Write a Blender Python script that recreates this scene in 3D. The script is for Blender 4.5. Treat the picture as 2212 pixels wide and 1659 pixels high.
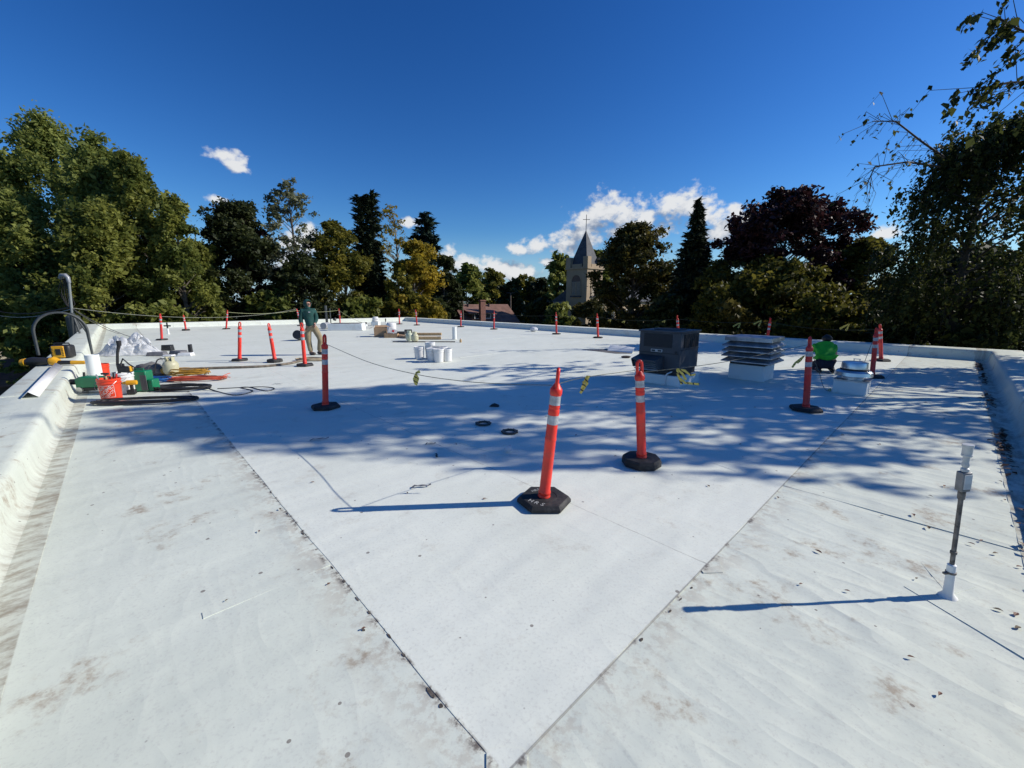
import bpy, bmesh, math, random
import numpy as np
from mathutils import Vector, Matrix, Euler

scene = bpy.context.scene
for o in list(bpy.data.objects):
    bpy.data.objects.remove(o)
COL = scene.collection
R = math.radians
rnd = random.Random(7)

# ------------------------------------------------------------ camera
CAM_H = 1.72
FPX, CX, CY = 893.0, 1106.0, 829.5        # focal length and centre, in a 2212 px wide picture
PITCH = math.atan(179.0 / FPX)
cam = bpy.data.cameras.new('camera')
cam.sensor_width = 36.0
cam.lens = 36.0 * FPX / 2212.0
cam.clip_start = 0.05
cam.clip_end = 6000
camo = bpy.data.objects.new('camera', cam)
COL.objects.link(camo)
camo.location = (0, 0, CAM_H)
camo.rotation_euler = (R(90) - PITCH, 0, 0)
scene.camera = camo

# ------------------------------------------------------------ sky and sun
SUN_EL, SUN_AZ = R(32.0), R(4.0)          # azimuth counted from +X towards +Y
SUN_STRENGTH, SKY_STRENGTH = 4.9, 0.12
world = bpy.data.worlds.new('World')
scene.world = world
world.use_nodes = True
scene.view_settings.view_transform = 'Standard'
scene.view_settings.look = 'None'
scene.view_settings.exposure = 0.0
scene.view_settings.gamma = 1.0
scene.view_settings.use_curve_mapping = False
scene.cycles.max_bounces = 5
scene.cycles.diffuse_bounces = 2
scene.cycles.glossy_bounces = 2
scene.cycles.transmission_bounces = 3
scene.cycles.transparent_max_bounces = 6
sun = bpy.data.lights.new('sun', 'SUN')
sun.energy = SUN_STRENGTH
sun.angle = R(0.4)
sun.color = (1.0, 0.94, 0.85)
suno = bpy.data.objects.new('sun', sun)
COL.objects.link(suno)
suno.location = (30, 2, 25)
sd = Vector((math.cos(SUN_EL) * math.cos(SUN_AZ), math.cos(SUN_EL) * math.sin(SUN_AZ), math.sin(SUN_EL)))
suno.rotation_euler = sd.to_track_quat('Z', 'Y').to_euler()


def ray(x, y):
    a = (x - CX) / FPX
    b = -(y - CY) / FPX
    return Vector((a, math.cos(PITCH) + b * math.sin(PITCH), -math.sin(PITCH) + b * math.cos(PITCH)))


def G(x, y, z=0.0):
    """point of the plane at height z that the photograph shows at x, y"""
    d = ray(x, y)
    return Vector((0, 0, CAM_H)) + d * ((z - CAM_H) / d.z)


def AT(x, y, Y):
    """point at depth Y"""
    d = ray(x, y)
    return Vector((0, 0, CAM_H)) + d * (Y / d.y)


# ------------------------------------------------------------ node helpers
class NT:
    def __init__(self, tree):
        self.t = tree

    def n(self, typ, **kw):
        nd = self.t.nodes.new(typ)
        ins = kw.pop('ins', {})
        for k, v in kw.items():
            setattr(nd, k, v)
        for k, v in ins.items():
            self.put(nd.inputs[k], v)
        return nd

    def put(self, sock, v):
        if isinstance(v, bpy.types.NodeSocket):
            self.t.links.new(v, sock)
        else:
            if sock.type == 'RGBA' and len(v) == 3:
                v = (*v, 1)
            sock.default_value = v

    def m(self, op, a, b=None, c=None, clamp=False):
        nd = self.n('ShaderNodeMath', operation=op, use_clamp=clamp)
        self.put(nd.inputs[0], a)
        if b is not None:
            self.put(nd.inputs[1], b)
        if c is not None:
            self.put(nd.inputs[2], c)
        return nd.outputs[0]

    def mix(self, f, a, b, blend='MIX'):
        nd = self.n('ShaderNodeMix', data_type='RGBA', blend_type=blend)
        self.put(nd.inputs[0], f)
        self.put(nd.inputs[6], a)
        self.put(nd.inputs[7], b)
        return nd.outputs[2]

    def noise(self, vec, scale, detail=3.0, rough=0.55, out=0):
        nd = self.n('ShaderNodeTexNoise', ins={'Scale': scale, 'Detail': detail, 'Roughness': rough})
        if vec is not None:
            self.put(nd.inputs['Vector'], vec)
        return nd.outputs[out]

    def ss(self, x, lo, hi):
        nd = self.n('ShaderNodeMapRange', interpolation_type='SMOOTHSTEP', clamp=True)
        self.put(nd.inputs[0], x)
        nd.inputs[1].default_value = lo
        nd.inputs[2].default_value = hi
        return nd.outputs[0]


# ---- world: Nishita sky with a few low cumulus clouds
def sky_world():
    t = world.node_tree
    t.nodes.clear()
    w = NT(t)
    sky = w.n('ShaderNodeTexSky', sky_type='NISHITA', sun_disc=False, sun_elevation=SUN_EL,
              sun_rotation=R(90) - SUN_AZ, altitude=600.0, air_density=1.15, dust_density=0.45, ozone_density=1.6)
    skyc = w.n('ShaderNodeHueSaturation', ins={'Hue': 0.5, 'Saturation': 1.32, 'Value': 1.0, 'Color': sky.outputs[0]}).outputs[0]
    # contrast and saturation of the phone picture: darker, bluer overhead, paler low down
    skyc = w.mix(1.0, skyc, (SKY_STRENGTH,) * 3, 'MULTIPLY')
    skyc = w.n('ShaderNodeGamma', ins={'Color': skyc, 'Gamma': 1.25}).outputs[0]
    skyc = w.mix(1.0, skyc, (0.54 / SKY_STRENGTH, 0.785 / SKY_STRENGTH, 1.09 / SKY_STRENGTH), 'MULTIPLY')
    hz = w.n('ShaderNodeSeparateXYZ', ins={0: w.n('ShaderNodeTexCoord').outputs['Generated']}).outputs[2]
    skyc = w.mix(w.m('MULTIPLY', w.ss(hz, 0.16, -0.02), 0.75), skyc, (0.40 / SKY_STRENGTH, 0.58 / SKY_STRENGTH, 0.80 / SKY_STRENGTH))   # pale air low over the horizon
    # group: cloud density at (azimuth, elevation)
    g = bpy.data.node_groups.new('cloud_density', 'ShaderNodeTree')
    g.interface.new_socket('az', in_out='INPUT', socket_type='NodeSocketFloat')
    g.interface.new_socket('el', in_out='INPUT', socket_type='NodeSocketFloat')
    g.interface.new_socket('density', in_out='OUTPUT', socket_type='NodeSocketFloat')
    q = NT(g)
    gi = q.n('NodeGroupInput')
    go = q.n('NodeGroupOutput')
    blobs = [  # centre x, y and half sizes in photo pixels
        (1268, 478, 42, 26), (1300, 452, 42, 34), (1345, 452, 40, 28), (1395, 470, 45, 30), (1440, 455, 38, 34),
        (1490, 445, 42, 34), (1530, 470, 40, 26), (1590, 480, 36, 30), (1365, 505, 60, 22), (1560, 500, 50, 24),
        (1165, 530, 44, 16), (1215, 525, 62, 20), (1120, 540, 26, 12), (1255, 505, 40, 20),
        (970, 552, 24, 20), (1010, 572, 56, 20), (1070, 578, 48, 20), (1110, 590, 60, 18), (1180, 566, 22, 9),
        (480, 337, 30, 15), (505, 352, 20, 16), (522, 365, 16, 9), (466, 430, 20, 9),
        (655, 530, 60, 40), (885, 480, 20, 10), (1910, 505, 30, 14), (640, 560, 50, 30)]
    acc = None
    for bx, by, rx, ry in blobs:
        d = ray(bx, by)
        az = math.atan2(d.x, d.y)
        el = math.atan2(d.z, math.hypot(d.x, d.y))
        k = FPX / max(0.35, math.cos(az)) ** 1.2 * 0.95
        dx = q.m('MULTIPLY', q.m('SUBTRACT', gi.outputs[0], az), k / (rx * 1.3))
        dy = q.m('MULTIPLY', q.m('SUBTRACT', gi.outputs[1], el), k / (ry * 1.3))
        r2 = q.m('SQRT', q.m('ADD', q.m('MULTIPLY', dx, dx), q.m('MULTIPLY', dy, dy)))
        v = q.m('SUBTRACT', 1.0, r2)
        acc = v if acc is None else q.m('SMOOTH_MAX', acc, v, 0.25)
    cv = q.n('ShaderNodeCombineXYZ', ins={0: gi.outputs[0], 1: q.m('MULTIPLY', gi.outputs[1], 1.25)})
    wob = q.noise(cv.outputs[0], 60.0, 3.0, 0.55, 1)
    cvw = q.mix(0.016, cv.outputs[0], wob, 'ADD')

    def puff(sc):
        vn = q.n('ShaderNodeTexVoronoi', feature='F1', ins={'Vector': cvw, 'Scale': sc})
        return q.m('SUBTRACT', 0.50, vn.outputs['Distance'])
    n1 = q.noise(cv.outputs[0], 40.0, 7.0, 0.6)
    den = q.m('ADD', acc, q.m('ADD', q.m('MULTIPLY', puff(23.0), 0.65),
                              q.m('ADD', q.m('MULTIPLY', puff(52.0), 0.4), q.m('MULTIPLY', q.m('SUBTRACT', n1, 0.5), 1.5))))
    q.put(go.inputs[0], den)
    tc = w.n('ShaderNodeTexCoord')
    sp = w.n('ShaderNodeSeparateXYZ', ins={0: tc.outputs['Generated']})
    az = w.m('ARCTAN2', sp.outputs[0], sp.outputs[1])
    el = w.m('ARCSINE', sp.outputs[2])

    def dens(da, de):
        gn = w.n('ShaderNodeGroup')
        gn.node_tree = g
        w.put(gn.inputs[0], w.m('ADD', az, da))
        w.put(gn.inputs[1], w.m('ADD', el, de))
        return gn.outputs[0]
    d0 = dens(0, 0)
    d1 = dens(0.016, 0.030)
    alpha = w.ss(d0, 0.10, 0.70)
    lit = w.ss(w.m('SUBTRACT', d0, d1), -0.65, 0.60)  # cloud shading put into the colour: bright towards the sun, grey away from it
    s = 1.0 / SKY_STRENGTH
    ccol = w.mix(lit, (0.20 * s, 0.27 * s, 0.40 * s), (0.80 * s, 0.81 * s, 0.82 * s))
    colr = w.mix(w.m('MULTIPLY', alpha, 0.96), skyc, ccol)
    bg = w.n('ShaderNodeBackground', ins={'Color': colr, 'Strength': SKY_STRENGTH})
    bg0 = w.n('ShaderNodeBackground', ins={'Color': skyc, 'Strength': SKY_STRENGTH})
    # clouds only stand low over the horizon ahead: skip their nodes elsewhere
    zone = w.m('MULTIPLY', w.m('MULTIPLY', w.m('GREATER_THAN', sp.outputs[2], 0.0), w.m('LESS_THAN', sp.outputs[2], 0.38)), w.m('GREATER_THAN', sp.outputs[1], 0.3))
    ms = w.n('ShaderNodeMixShader', ins={0: zone, 1: bg0.outputs[0], 2: bg.outputs[0]})
    out = w.n('ShaderNodeOutputWorld', ins={'Surface': ms.outputs[0]})


sky_world()

# ------------------------------------------------------------ roof axes
_a = R(-43.3)
UX, UY = math.sin(_a), math.cos(_a)       # u runs along the left parapet
VX, VY = math.cos(_a), -math.sin(_a)      # v runs along the right parapet


def UV(u, v, z=0.0):
    return Vector((u * UX + v * VX, u * UY + v * VY, z))


def uv_of(p):
    return p.x * UX + p.y * UY, p.x * VX + p.y * VY


ROOF_ANGLE = math.atan2(VY, VX)           # local X of roof-aligned things runs along v, local Y along u

# ------------------------------------------------------------ materials
MATS = {}


def mat(name, col, rough=0.5, metal=0.0, var=0.0, vscale=6.0, bump=0.0, bscale=40.0, spec=0.5, trans=0.0, alpha=1.0,
        coord='Object', dirt=None):
    if name in MATS:
        return MATS[name]
    m = bpy.data.materials.new(name)
    m.use_nodes = True
    t = m.node_tree
    t.nodes.clear()
    w = NT(t)
    b = w.n('ShaderNodeBsdfPrincipled', ins={'Roughness': rough, 'Metallic': metal, 'Specular IOR Level': spec})
    tc = w.n('ShaderNodeTexCoord').outputs[coord]
    c = col
    if var > 0:
        nz = w.noise(tc, vscale, 5.0, 0.6)
        lo = tuple(x * (1 - var) for x in col)
        hi = tuple(min(1, x * (1 + var)) for x in col)
        c = w.mix(w.ss(nz, 0.3, 0.7), lo, hi)
    if dirt:
        dc, amt, dsc = dirt
        c = w.mix(w.m('MULTIPLY', w.ss(w.noise(tc, dsc, 6.0, 0.65), 0.5, 0.72), amt), c, dc)
    w.put(b.inputs['Base Color'], c)
    if bump > 0:
        bn = w.n('ShaderNodeBump', ins={'Strength': bump, 'Distance': 0.01, 'Height': w.noise(tc, bscale, 4.0, 0.6)})
        w.put(b.inputs['Normal'], bn.outputs[0])
    sh = b.outputs[0]
    if trans > 0:
        tr = w.n('ShaderNodeBsdfTranslucent')
        w.put(tr.inputs['Color'], c)
        mx = w.n('ShaderNodeMixShader', ins={0: trans, 1: sh, 2: tr.outputs[0]})
        sh = mx.outputs[0]
    if alpha < 1:
        tp = w.n('ShaderNodeBsdfTransparent')
        mx = w.n('ShaderNodeMixShader', ins={0: alpha, 1: tp.outputs[0], 2: sh})
        sh = mx.outputs[0]
    w.n('ShaderNodeOutputMaterial', ins={'Surface': sh})
    MATS[name] = m
    return m


def leaf_mat(name, ca, cb, trans=0.3):
    if name in MATS:
        return MATS[name]
    m = bpy.data.materials.new(name)
    m.use_nodes = True
    t = m.node_tree
    t.nodes.clear()
    w = NT(t)
    at = w.n('ShaderNodeAttribute', attribute_name='tint')
    c = w.mix(at.outputs['Fac'], ca, cb)
    b = w.n('ShaderNodeBsdfPrincipled', ins={'Base Color': c, 'Roughness': 0.55, 'Specular IOR Level': 0.25})
    tr = w.n('ShaderNodeBsdfTranslucent', ins={'Color': c})
    mx = w.n('ShaderNodeMixShader', ins={0: trans, 1: b.outputs[0], 2: tr.outputs[0]})
    w.n('ShaderNodeOutputMaterial', ins={'Surface': mx.outputs[0]})
    MATS[name] = m
    return m


def membrane_mat(name, perimeter=True):
    m = bpy.data.materials.new(name)
    m.use_nodes = True
    t = m.node_tree
    t.nodes.clear()
    w = NT(t)
    geo = w.n('ShaderNodeNewGeometry')
    P = geo.outputs['Position']

    def dot(ax):
        return w.n('ShaderNodeVectorMath', operation='DOT_PRODUCT', ins={0: P, 1: ax}).outputs['Value']
    u = dot((UX, UY, 0))
    v = dot((VX, VY, 0))
    jit = w.m('MULTIPLY', w.m('SUBTRACT', w.noise(P, 3.5, 3.0), 0.5), 0.02)
    base = (0.785, 0.812, 0.71)
    blotch = w.noise(P, 0.55, 4.0, 0.6)
    c = w.mix(w.ss(blotch, 0.35, 0.7), base, (0.735, 0.765, 0.66))
    old = w.m('MAXIMUM', w.ss(v, 0.825, 0.81), w.ss(u, 0.915, 0.90))
    c = w.mix(w.m('MULTIPLY', old, 0.60), c, w.mix(w.ss(blotch, 0.3, 0.7), (0.665, 0.71, 0.60), (0.61, 0.655, 0.545)))
    # film of grime, scuffs and boot prints
    n_b = w.noise(P, 2.1, 7.0, 0.68)
    wv = w.n('ShaderNodeCombineXYZ', ins={0: w.m('MULTIPLY', u, 3.0), 1: w.m('MULTIPLY', v, 11.0)})
    scuff = w.noise(wv.outputs[0], 1.0, 5.0, 0.7)
    side = w.m('MAXIMUM', w.ss(v, 0.95, 0.75), w.ss(u, 1.0, 0.8))          # older perimeter sheets are dirtier
    rightside = w.ss(u, 1.0, 0.8)
    st = w.m('MULTIPLY', w.ss(n_b, 0.55, 0.68), w.m('ADD', 0.28, w.m('MULTIPLY', side, 0.50)))
    grit = w.noise(P, 24.0, 5.0, 0.7)
    st = w.m('MULTIPLY', st, w.m('ADD', 0.30, w.m('MULTIPLY', w.ss(grit, 0.40, 0.60), 0.95)))
    c = w.mix(st, c, (0.40, 0.34, 0.25))
    sc = w.m('MULTIPLY', w.ss(scuff, 0.60, 0.78), w.m('ADD', 0.28, w.m('MULTIPLY', rightside, 0.34)))
    c = w.mix(sc, c, (0.46, 0.42, 0.36))
    # fine grain
    fine = w.noise(P, 55.0, 4.0, 0.75)
    c = w.mix(w.m('MULTIPLY', w.ss(fine, 0.48, 0.74), 0.36), c, (0.42, 0.41, 0.38))
    # specks of grit
    vo = w.n('ShaderNodeTexVoronoi', feature='F1', ins={'Scale': 8.0, 'Vector': P})
    pick = w.n('ShaderNodeSeparateXYZ', ins={0: vo.outputs['Color']})
    rad = w.m('MULTIPLY', w.ss(pick.outputs[0], 0.5, 1.0), 0.10)
    sp = w.m('LESS_THAN', vo.outputs['Distance'], rad)
    c = w.mix(w.m('MULTIPLY', sp, 0.75), c, (0.16, 0.13, 0.11))
    vo2 = w.n('ShaderNodeTexVoronoi', feature='F1', ins={'Scale': 23.0, 'Vector': P})
    pick2 = w.n('ShaderNodeSeparateXYZ', ins={0: vo2.outputs['Color']})
    sp2 = w.m('MULTIPLY', w.m('LESS_THAN', vo2.outputs['Distance'], w.m('MULTIPLY', w.ss(pick2.outputs[1], 0.6, 1.0), 0.12)),
              w.ss(w.noise(P, 1.3, 2.0), 0.38, 0.60))
    c = w.mix(w.m('MULTIPLY', sp2, 0.55), c, (0.30, 0.28, 0.25))
    # dirt caught along the laps
    nd = w.noise(P, 5.0, 5.0, 0.7)
    ndf = w.noise(P, 16.0, 5.0, 0.7)

    def lap(x, off, width, hard, amount):
        d = w.m('SUBTRACT', off, x)
        inside = w.m('MULTIPLY', w.ss(d, -0.012, 0.004), w.ss(d, width, 0.01))
        a = w.m('MULTIPLY', inside, w.ss(w.m('ADD', w.m('MULTIPLY', nd, 0.6), w.m('MULTIPLY', ndf, 0.5)), hard, hard + 0.09))
        return w.m('MULTIPLY', a, amount)
    S1, S2 = 0.815, 0.905
    gate1 = w.ss(u, 0.70, 0.80)
    gate2 = w.ss(v, 0.70, 0.80)
    a1 = w.m('MULTIPLY', lap(v, S1, 0.05, 0.545, 0.92), gate1)
    a1b = w.m('MULTIPLY', lap(v, S1, 0.30, 0.50, 0.45), gate1)
    a2 = w.m('MULTIPLY', lap(u, S2, 0.04, 0.59, 0.85), gate2)
    a2b = w.m('MULTIPLY', lap(u, S2, 0.28, 0.52, 0.40), gate2)
    c = w.mix(w.m('MAXIMUM', a1b, a2b), c, (0.44, 0.38, 0.30))
    c = w.mix(w.m('MAXIMUM', a1, a2), c, (0.13, 0.11, 0.095))
    # thin dirt lines in the laps of the field sheets
    fl = None
    for q_ in (2.645, 5.085, 7.585, 10.035, 12.485, 14.935, 17.285):
        e_ = w.ss(w.m('ABSOLUTE', w.m('SUBTRACT', w.m('ADD', v, jit), q_)), 0.012, 0.002)
        fl = e_ if fl is None else w.m('MAXIMUM', fl, e_)
    e2_ = w.ss(w.m('ABSOLUTE', w.m('SUBTRACT', u, S2)), 0.007, 0.002)
    fl = w.m('MULTIPLY', w.m('MULTIPLY', fl, w.ss(u, 0.88, 0.91)), w.m('ADD', 0.18, w.m('MULTIPLY', w.ss(nd, 0.4, 0.6), 0.35)))
    fl = w.m('MAXIMUM', fl, w.m('MULTIPLY', w.m('MULTIPLY', e2_, gate2), 0.6))
    c = w.mix(fl, c, (0.20, 0.19, 0.18))
    # grey gutter strip at the foot of the parapets
    gl = w.m('MULTIPLY', w.ss(v, -0.600, -0.608), w.ss(v, -0.85, -0.72))
    gr = w.m('MULTIPLY', w.ss(u, -0.545, -0.553), w.ss(u, -0.85, -0.72))
    strk = w.n('ShaderNodeCombineXYZ', ins={0: w.m('MULTIPLY', u, 9.0), 1: w.m('MULTIPLY', v, 4.0)})
    ns = w.noise(strk.outputs[0], 1.0, 6.0, 0.72)
    gm = w.m('MULTIPLY', w.m('MAXIMUM', gl, gr), w.m('ADD', 0.16, w.m('MULTIPLY', w.ss(ns, 0.40, 0.66), 0.74)))
    c = w.mix(gm, c, (0.29, 0.245, 0.18))
    b = w.n('ShaderNodeBsdfPrincipled', ins={'Base Color': c, 'Roughness': 0.55, 'Specular IOR Level': 0.25})
    # shallow wrinkles and fleece texture
    wr = w.n('ShaderNodeCombineXYZ', ins={0: w.m('MULTIPLY', u, 1.3), 1: w.m('MULTIPLY', v, 0.45)})
    wr2 = w.n('ShaderNodeCombineXYZ', ins={0: w.m('MULTIPLY', u, 7.0), 1: w.m('MULTIPLY', v, 2.0), 2: 3.0})
    def crease(su, sv, off, k):
        cc = w.n('ShaderNodeCombineXYZ', ins={0: w.m('MULTIPLY', u, su), 1: w.m('MULTIPLY', v, sv), 2: off})
        nn = w.noise(cc.outputs[0], 1.0, 1.5, 0.4)
        return w.m('MAXIMUM', w.m('SUBTRACT', 1.0, w.m('MULTIPLY', w.m('ABSOLUTE', w.m('SUBTRACT', nn, 0.5)), k)), 0.0)
    patchy = w.ss(w.noise(P, 0.9, 1.0), 0.35, 0.6)
    leftside = w.ss(v, 0.9, 0.8)
    amt = w.m('ADD', 0.0012, w.m('ADD', w.m('MULTIPLY', rightside, 0.0046), w.m('MULTIPLY', leftside, 0.0014)))
    cr = w.m('MULTIPLY', w.m('ADD', w.m('MULTIPLY', crease(0.75, 2.6, 1.7, 9.0), patchy), w.m('MULTIPLY', crease(1.9, 5.6, 5.2, 9.0), 0.4)), amt)
    hgt = w.m('ADD', w.m('MULTIPLY', w.noise(wr.outputs[0], 1.6, 2.0), 0.026), w.m('ADD', cr, w.m('MULTIPLY', fine, 0.0004)))
    bn = w.n('ShaderNodeBump', ins={'Strength': 1.0, 'Distance': 1.0, 'Height': hgt})
    w.put(b.inputs['Normal'], bn.outputs[0])
    w.n('ShaderNodeOutputMaterial', ins={'Surface': b.outputs[0]})
    MATS[name] = m
    return m


# ------------------------------------------------------------ mesh helpers
class MB:
    def __init__(self):
        self.v = []
        self.f = []

    def add(self, vs, fs):
        o = len(self.v)
        self.v += [tuple(x) for x in vs]
        self.f += [tuple(i + o for i in q) for q in fs]
        return self

    def box(self, c, s, rot=0.0, M=None):
        x, y, z = (k / 2 for k in s)
        vs = [Vector((a * x, b * y, d * z)) for a, b, d in
              ((-1, -1, -1), (1, -1, -1), (1, 1, -1), (-1, 1, -1), (-1, -1, 1), (1, -1, 1), (1, 1, 1), (-1, 1, 1))]
        rm = M if M is not None else Matrix.Rotation(rot, 3, 'Z')
        vs = [rm @ p + Vector(c) for p in vs]
        return self.add(vs, [(3, 2, 1, 0), (4, 5, 6, 7), (0, 1, 5, 4), (1, 2, 6, 5), (2, 3, 7, 6), (3, 0, 4, 7)])

    def tube(self, path, r, n=8, caps=True, closed=False):
        path = [Vector(p) for p in path]
        k = len(path)
        rs = r if isinstance(r, (list, tuple)) else [r] * k
        vs, fs = [], []
        up = Vector((0, 0, 1))
        prev = None
        for i, p in enumerate(path):
            if closed:
                d = path[(i + 1) % k] - path[i - 1]
            else:
                d = path[min(i + 1, k - 1)] - path[max(i - 1, 0)]
            d = d.normalized() if d.length > 1e-9 else Vector((0, 0, 1))
            if prev is None:
                a = up.cross(d)
                if a.length < 0.05:
                    a = Vector((1, 0, 0)).cross(d)
            else:
                a = prev - d * prev.dot(d)
                if a.length < 1e-4:
                    a = up.cross(d)
            a.normalize()
            prev = a
            b = d.cross(a)
            for j in range(n):
                th = 2 * math.pi * j / n
                vs.append(p + (a * math.cos(th) + b * math.sin(th)) * rs[i])
        for i in range(k if closed else k - 1):
            i2 = (i + 1) % k
            for j in range(n):
                j2 = (j + 1) % n
                fs.append((i * n + j, i * n + j2, i2 * n + j2, i2 * n + j))
        if caps and not closed:
            fs.append(tuple(range(n - 1, -1, -1)))
            fs.append(tuple((k - 1) * n + j for j in range(n)))
        return self.add(vs, fs)

    def lathe(self, prof, n=20, c=(0, 0, 0), M=None, caps=True):
        vs, fs = [], []
        for r, z in prof:
            for j in range(n):
                th = 2 * math.pi * j / n
                p = Vector((r * math.cos(th), r * math.sin(th), z))
                if M is not None:
                    p = M @ p
                vs.append(p + Vector(c))
        k = len(prof)
        for i in range(k - 1):
            for j in range(n):
                j2 = (j + 1) % n
                fs.append((i * n + j, i * n + j2, (i + 1) * n + j2, (i + 1) * n + j))
        if caps and prof[0][0] > 1e-6:
            fs.append(tuple(range(n - 1, -1, -1)))
        if caps and prof[-1][0] > 1e-6:
            fs.append(tuple((k - 1) * n + j for j in range(n)))
        return self.add(vs, fs)

    def prism(self, poly, z0, z1, inset=0.0):
        n = len(poly)
        cx = sum(p[0] for p in poly) / n
        cy = sum(p[1] for p in poly) / n
        top = [((p[0] - cx) * (1 - inset) + cx, (p[1] - cy) * (1 - inset) + cy) for p in poly]
        vs = [(p[0], p[1], z0) for p in poly] + [(p[0], p[1], z1) for p in top]
        fs = [tuple(range(n - 1, -1, -1)), tuple(range(n, 2 * n))]
        for i in range(n):
            j = (i + 1) % n
            fs.append((i, j, n + j, n + i))
        return self.add(vs, fs)

    def ball(self, c, r, n=12, m=8):
        r = (r, r, r) if not isinstance(r, (tuple, list)) else r
        vs, fs = [], []
        for i in range(m + 1):
            ph = math.pi * i / m
            for j in range(n):
                th = 2 * math.pi * j / n
                vs.append((c[0] + r[0] * math.sin(ph) * math.cos(th), c[1] + r[1] * math.sin(ph) * math.sin(th),
                           c[2] - r[2] * math.cos(ph)))
        for i in range(m):
            for j in range(n):
                j2 = (j + 1) % n
                fs.append((i * n + j, i * n + j2, (i + 1) * n + j2, (i + 1) * n + j))
        return self.add(vs, fs)

    def mesh(self, name, material, sharp=35):
        me = bpy.data.meshes.new(name)
        me.from_pydata(self.v, [], self.f)
        me.validate()
        bm = bmesh.new()
        bm.from_mesh(me)
        bmesh.ops.remove_doubles(bm, verts=bm.verts, dist=1e-5)
        bmesh.ops.recalc_face_normals(bm, faces=bm.faces)
        bm.to_mesh(me)
        bm.free()
        if sharp is not None:
            me.polygons.foreach_set('use_smooth', [True] * len(me.polygons))
            me.set_sharp_from_angle(angle=R(sharp))
        if material is not None:
            me.materials.append(material)
        return me

    def build(self, name, material, parent=None, loc=None, rotz=0.0, sharp=35, bevel=0.0):
        o = bpy.data.objects.new(name, self.mesh(name, material, sharp))
        COL.objects.link(o)
        if parent is not None:
            o.parent = parent
        if loc is not None:
            o.location = loc
        if rotz:
            o.rotation_euler = (0, 0, rotz)
        if bevel > 0:
            md = o.modifiers.new('bevel', 'BEVEL')
            md.width = bevel
            md.segments = 2
            md.limit_method = 'ANGLE'
        return o


def link_mesh(name, me, parent=None, loc=None, rot=None):
    o = bpy.data.objects.new(name, me)
    COL.objects.link(o)
    if parent is not None:
        o.parent = parent
    if loc is not None:
        o.location = loc
    if rot is not None:
        o.rotation_euler = rot
    return o


def tag(o, label=None, cat=None, group=None, kind=None):
    if label:
        o['label'] = label
    if cat:
        o['category'] = cat
    if group:
        o['group'] = group
    if kind:
        o['kind'] = kind
    return o


def empty(name, loc=(0, 0, 0), rotz=0.0):
    o = bpy.data.objects.new(name, None)
    o.empty_display_size = 0.2
    COL.objects.link(o)
    o.location = loc
    o.rotation_euler = (0, 0, rotz)
    return o


def text_mesh(s, size, extrude=0.0):
    cu = bpy.data.curves.new('lettering', 'FONT')
    cu.body = s
    cu.size = size
    cu.extrude = extrude
    cu.align_x = 'CENTER'
    cu.align_y = 'CENTER'
    cu.resolution_u = 3
    o = bpy.data.objects.new('lettering', cu)
    COL.objects.link(o)
    dg = bpy.context.evaluated_depsgraph_get()
    me = bpy.data.meshes.new_from_object(o.evaluated_get(dg))
    bpy.data.objects.remove(o)
    bpy.data.curves.remove(cu)
    return me


M_MEM = membrane_mat('white_roof_membrane')
M_WHITE = mat('white_membrane_wrap', (0.79, 0.81, 0.775), 0.5, var=0.05, vscale=1.2, bump=0.25, bscale=3.0,
              dirt=((0.45, 0.41, 0.34), 0.35, 2.5), coord='Object', spec=0.25)
# ============================================================ SETTING
GROUND = -5.0
M_GRASS = mat('ground_grass', (0.07, 0.085, 0.035), 0.9, var=0.45, vscale=0.25, bump=0.5, bscale=3.0, coord='Object',
              dirt=((0.16, 0.13, 0.08), 0.7, 0.09))
ground = MB().add([(-2500, -400, GROUND), (2500, -400, GROUND), (2500, 4000, GROUND), (-2500, 4000, GROUND)],
                  [(0, 1, 2, 3)]).build('ground', M_GRASS)
tag(ground, kind='structure')
M_ROAD = mat('asphalt', (0.06, 0.06, 0.062), 0.9, var=0.25, vscale=1.5, bump=0.3, bscale=30)
road = MB().add([(-75, 5, GROUND + .01), (-50, 5, GROUND + .01), (-30, 75, GROUND + .01), (-45, 85, GROUND + .01)],
                [(0, 1, 2, 3)]).build('road', M_ROAD)
tag(road, kind='structure')

# ---- the flat roof: deck, lapped membrane sheets, parapet ring
UA, UB, VB = 36.4, 33.2, 18.3             # far ends
U0, V0 = -0.72, -0.72                     # inner foot of the near parapets


def u_end(v):
    t = min(1, max(0, (v - V0) / (VB - V0)))
    return UA + (UB - UA) * t


deck = MB()
c = [UV(U0 - .3, V0 - .3), UV(UA + .3, V0 - .3), UV(UB + .3, VB + .3), UV(U0 - .3, VB + .3)]
deck.add([(p.x, p.y, -0.03) for p in c] + [(p.x, p.y, -0.30) for p in c],
         [(0, 3, 2, 1), (4, 5, 6, 7), (0, 1, 5, 4), (1, 2, 6, 5), (2, 3, 7, 6), (3, 0, 4, 7)])
roof = tag(deck.build('roof', M_MEM, sharp=None), kind='structure')


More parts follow.
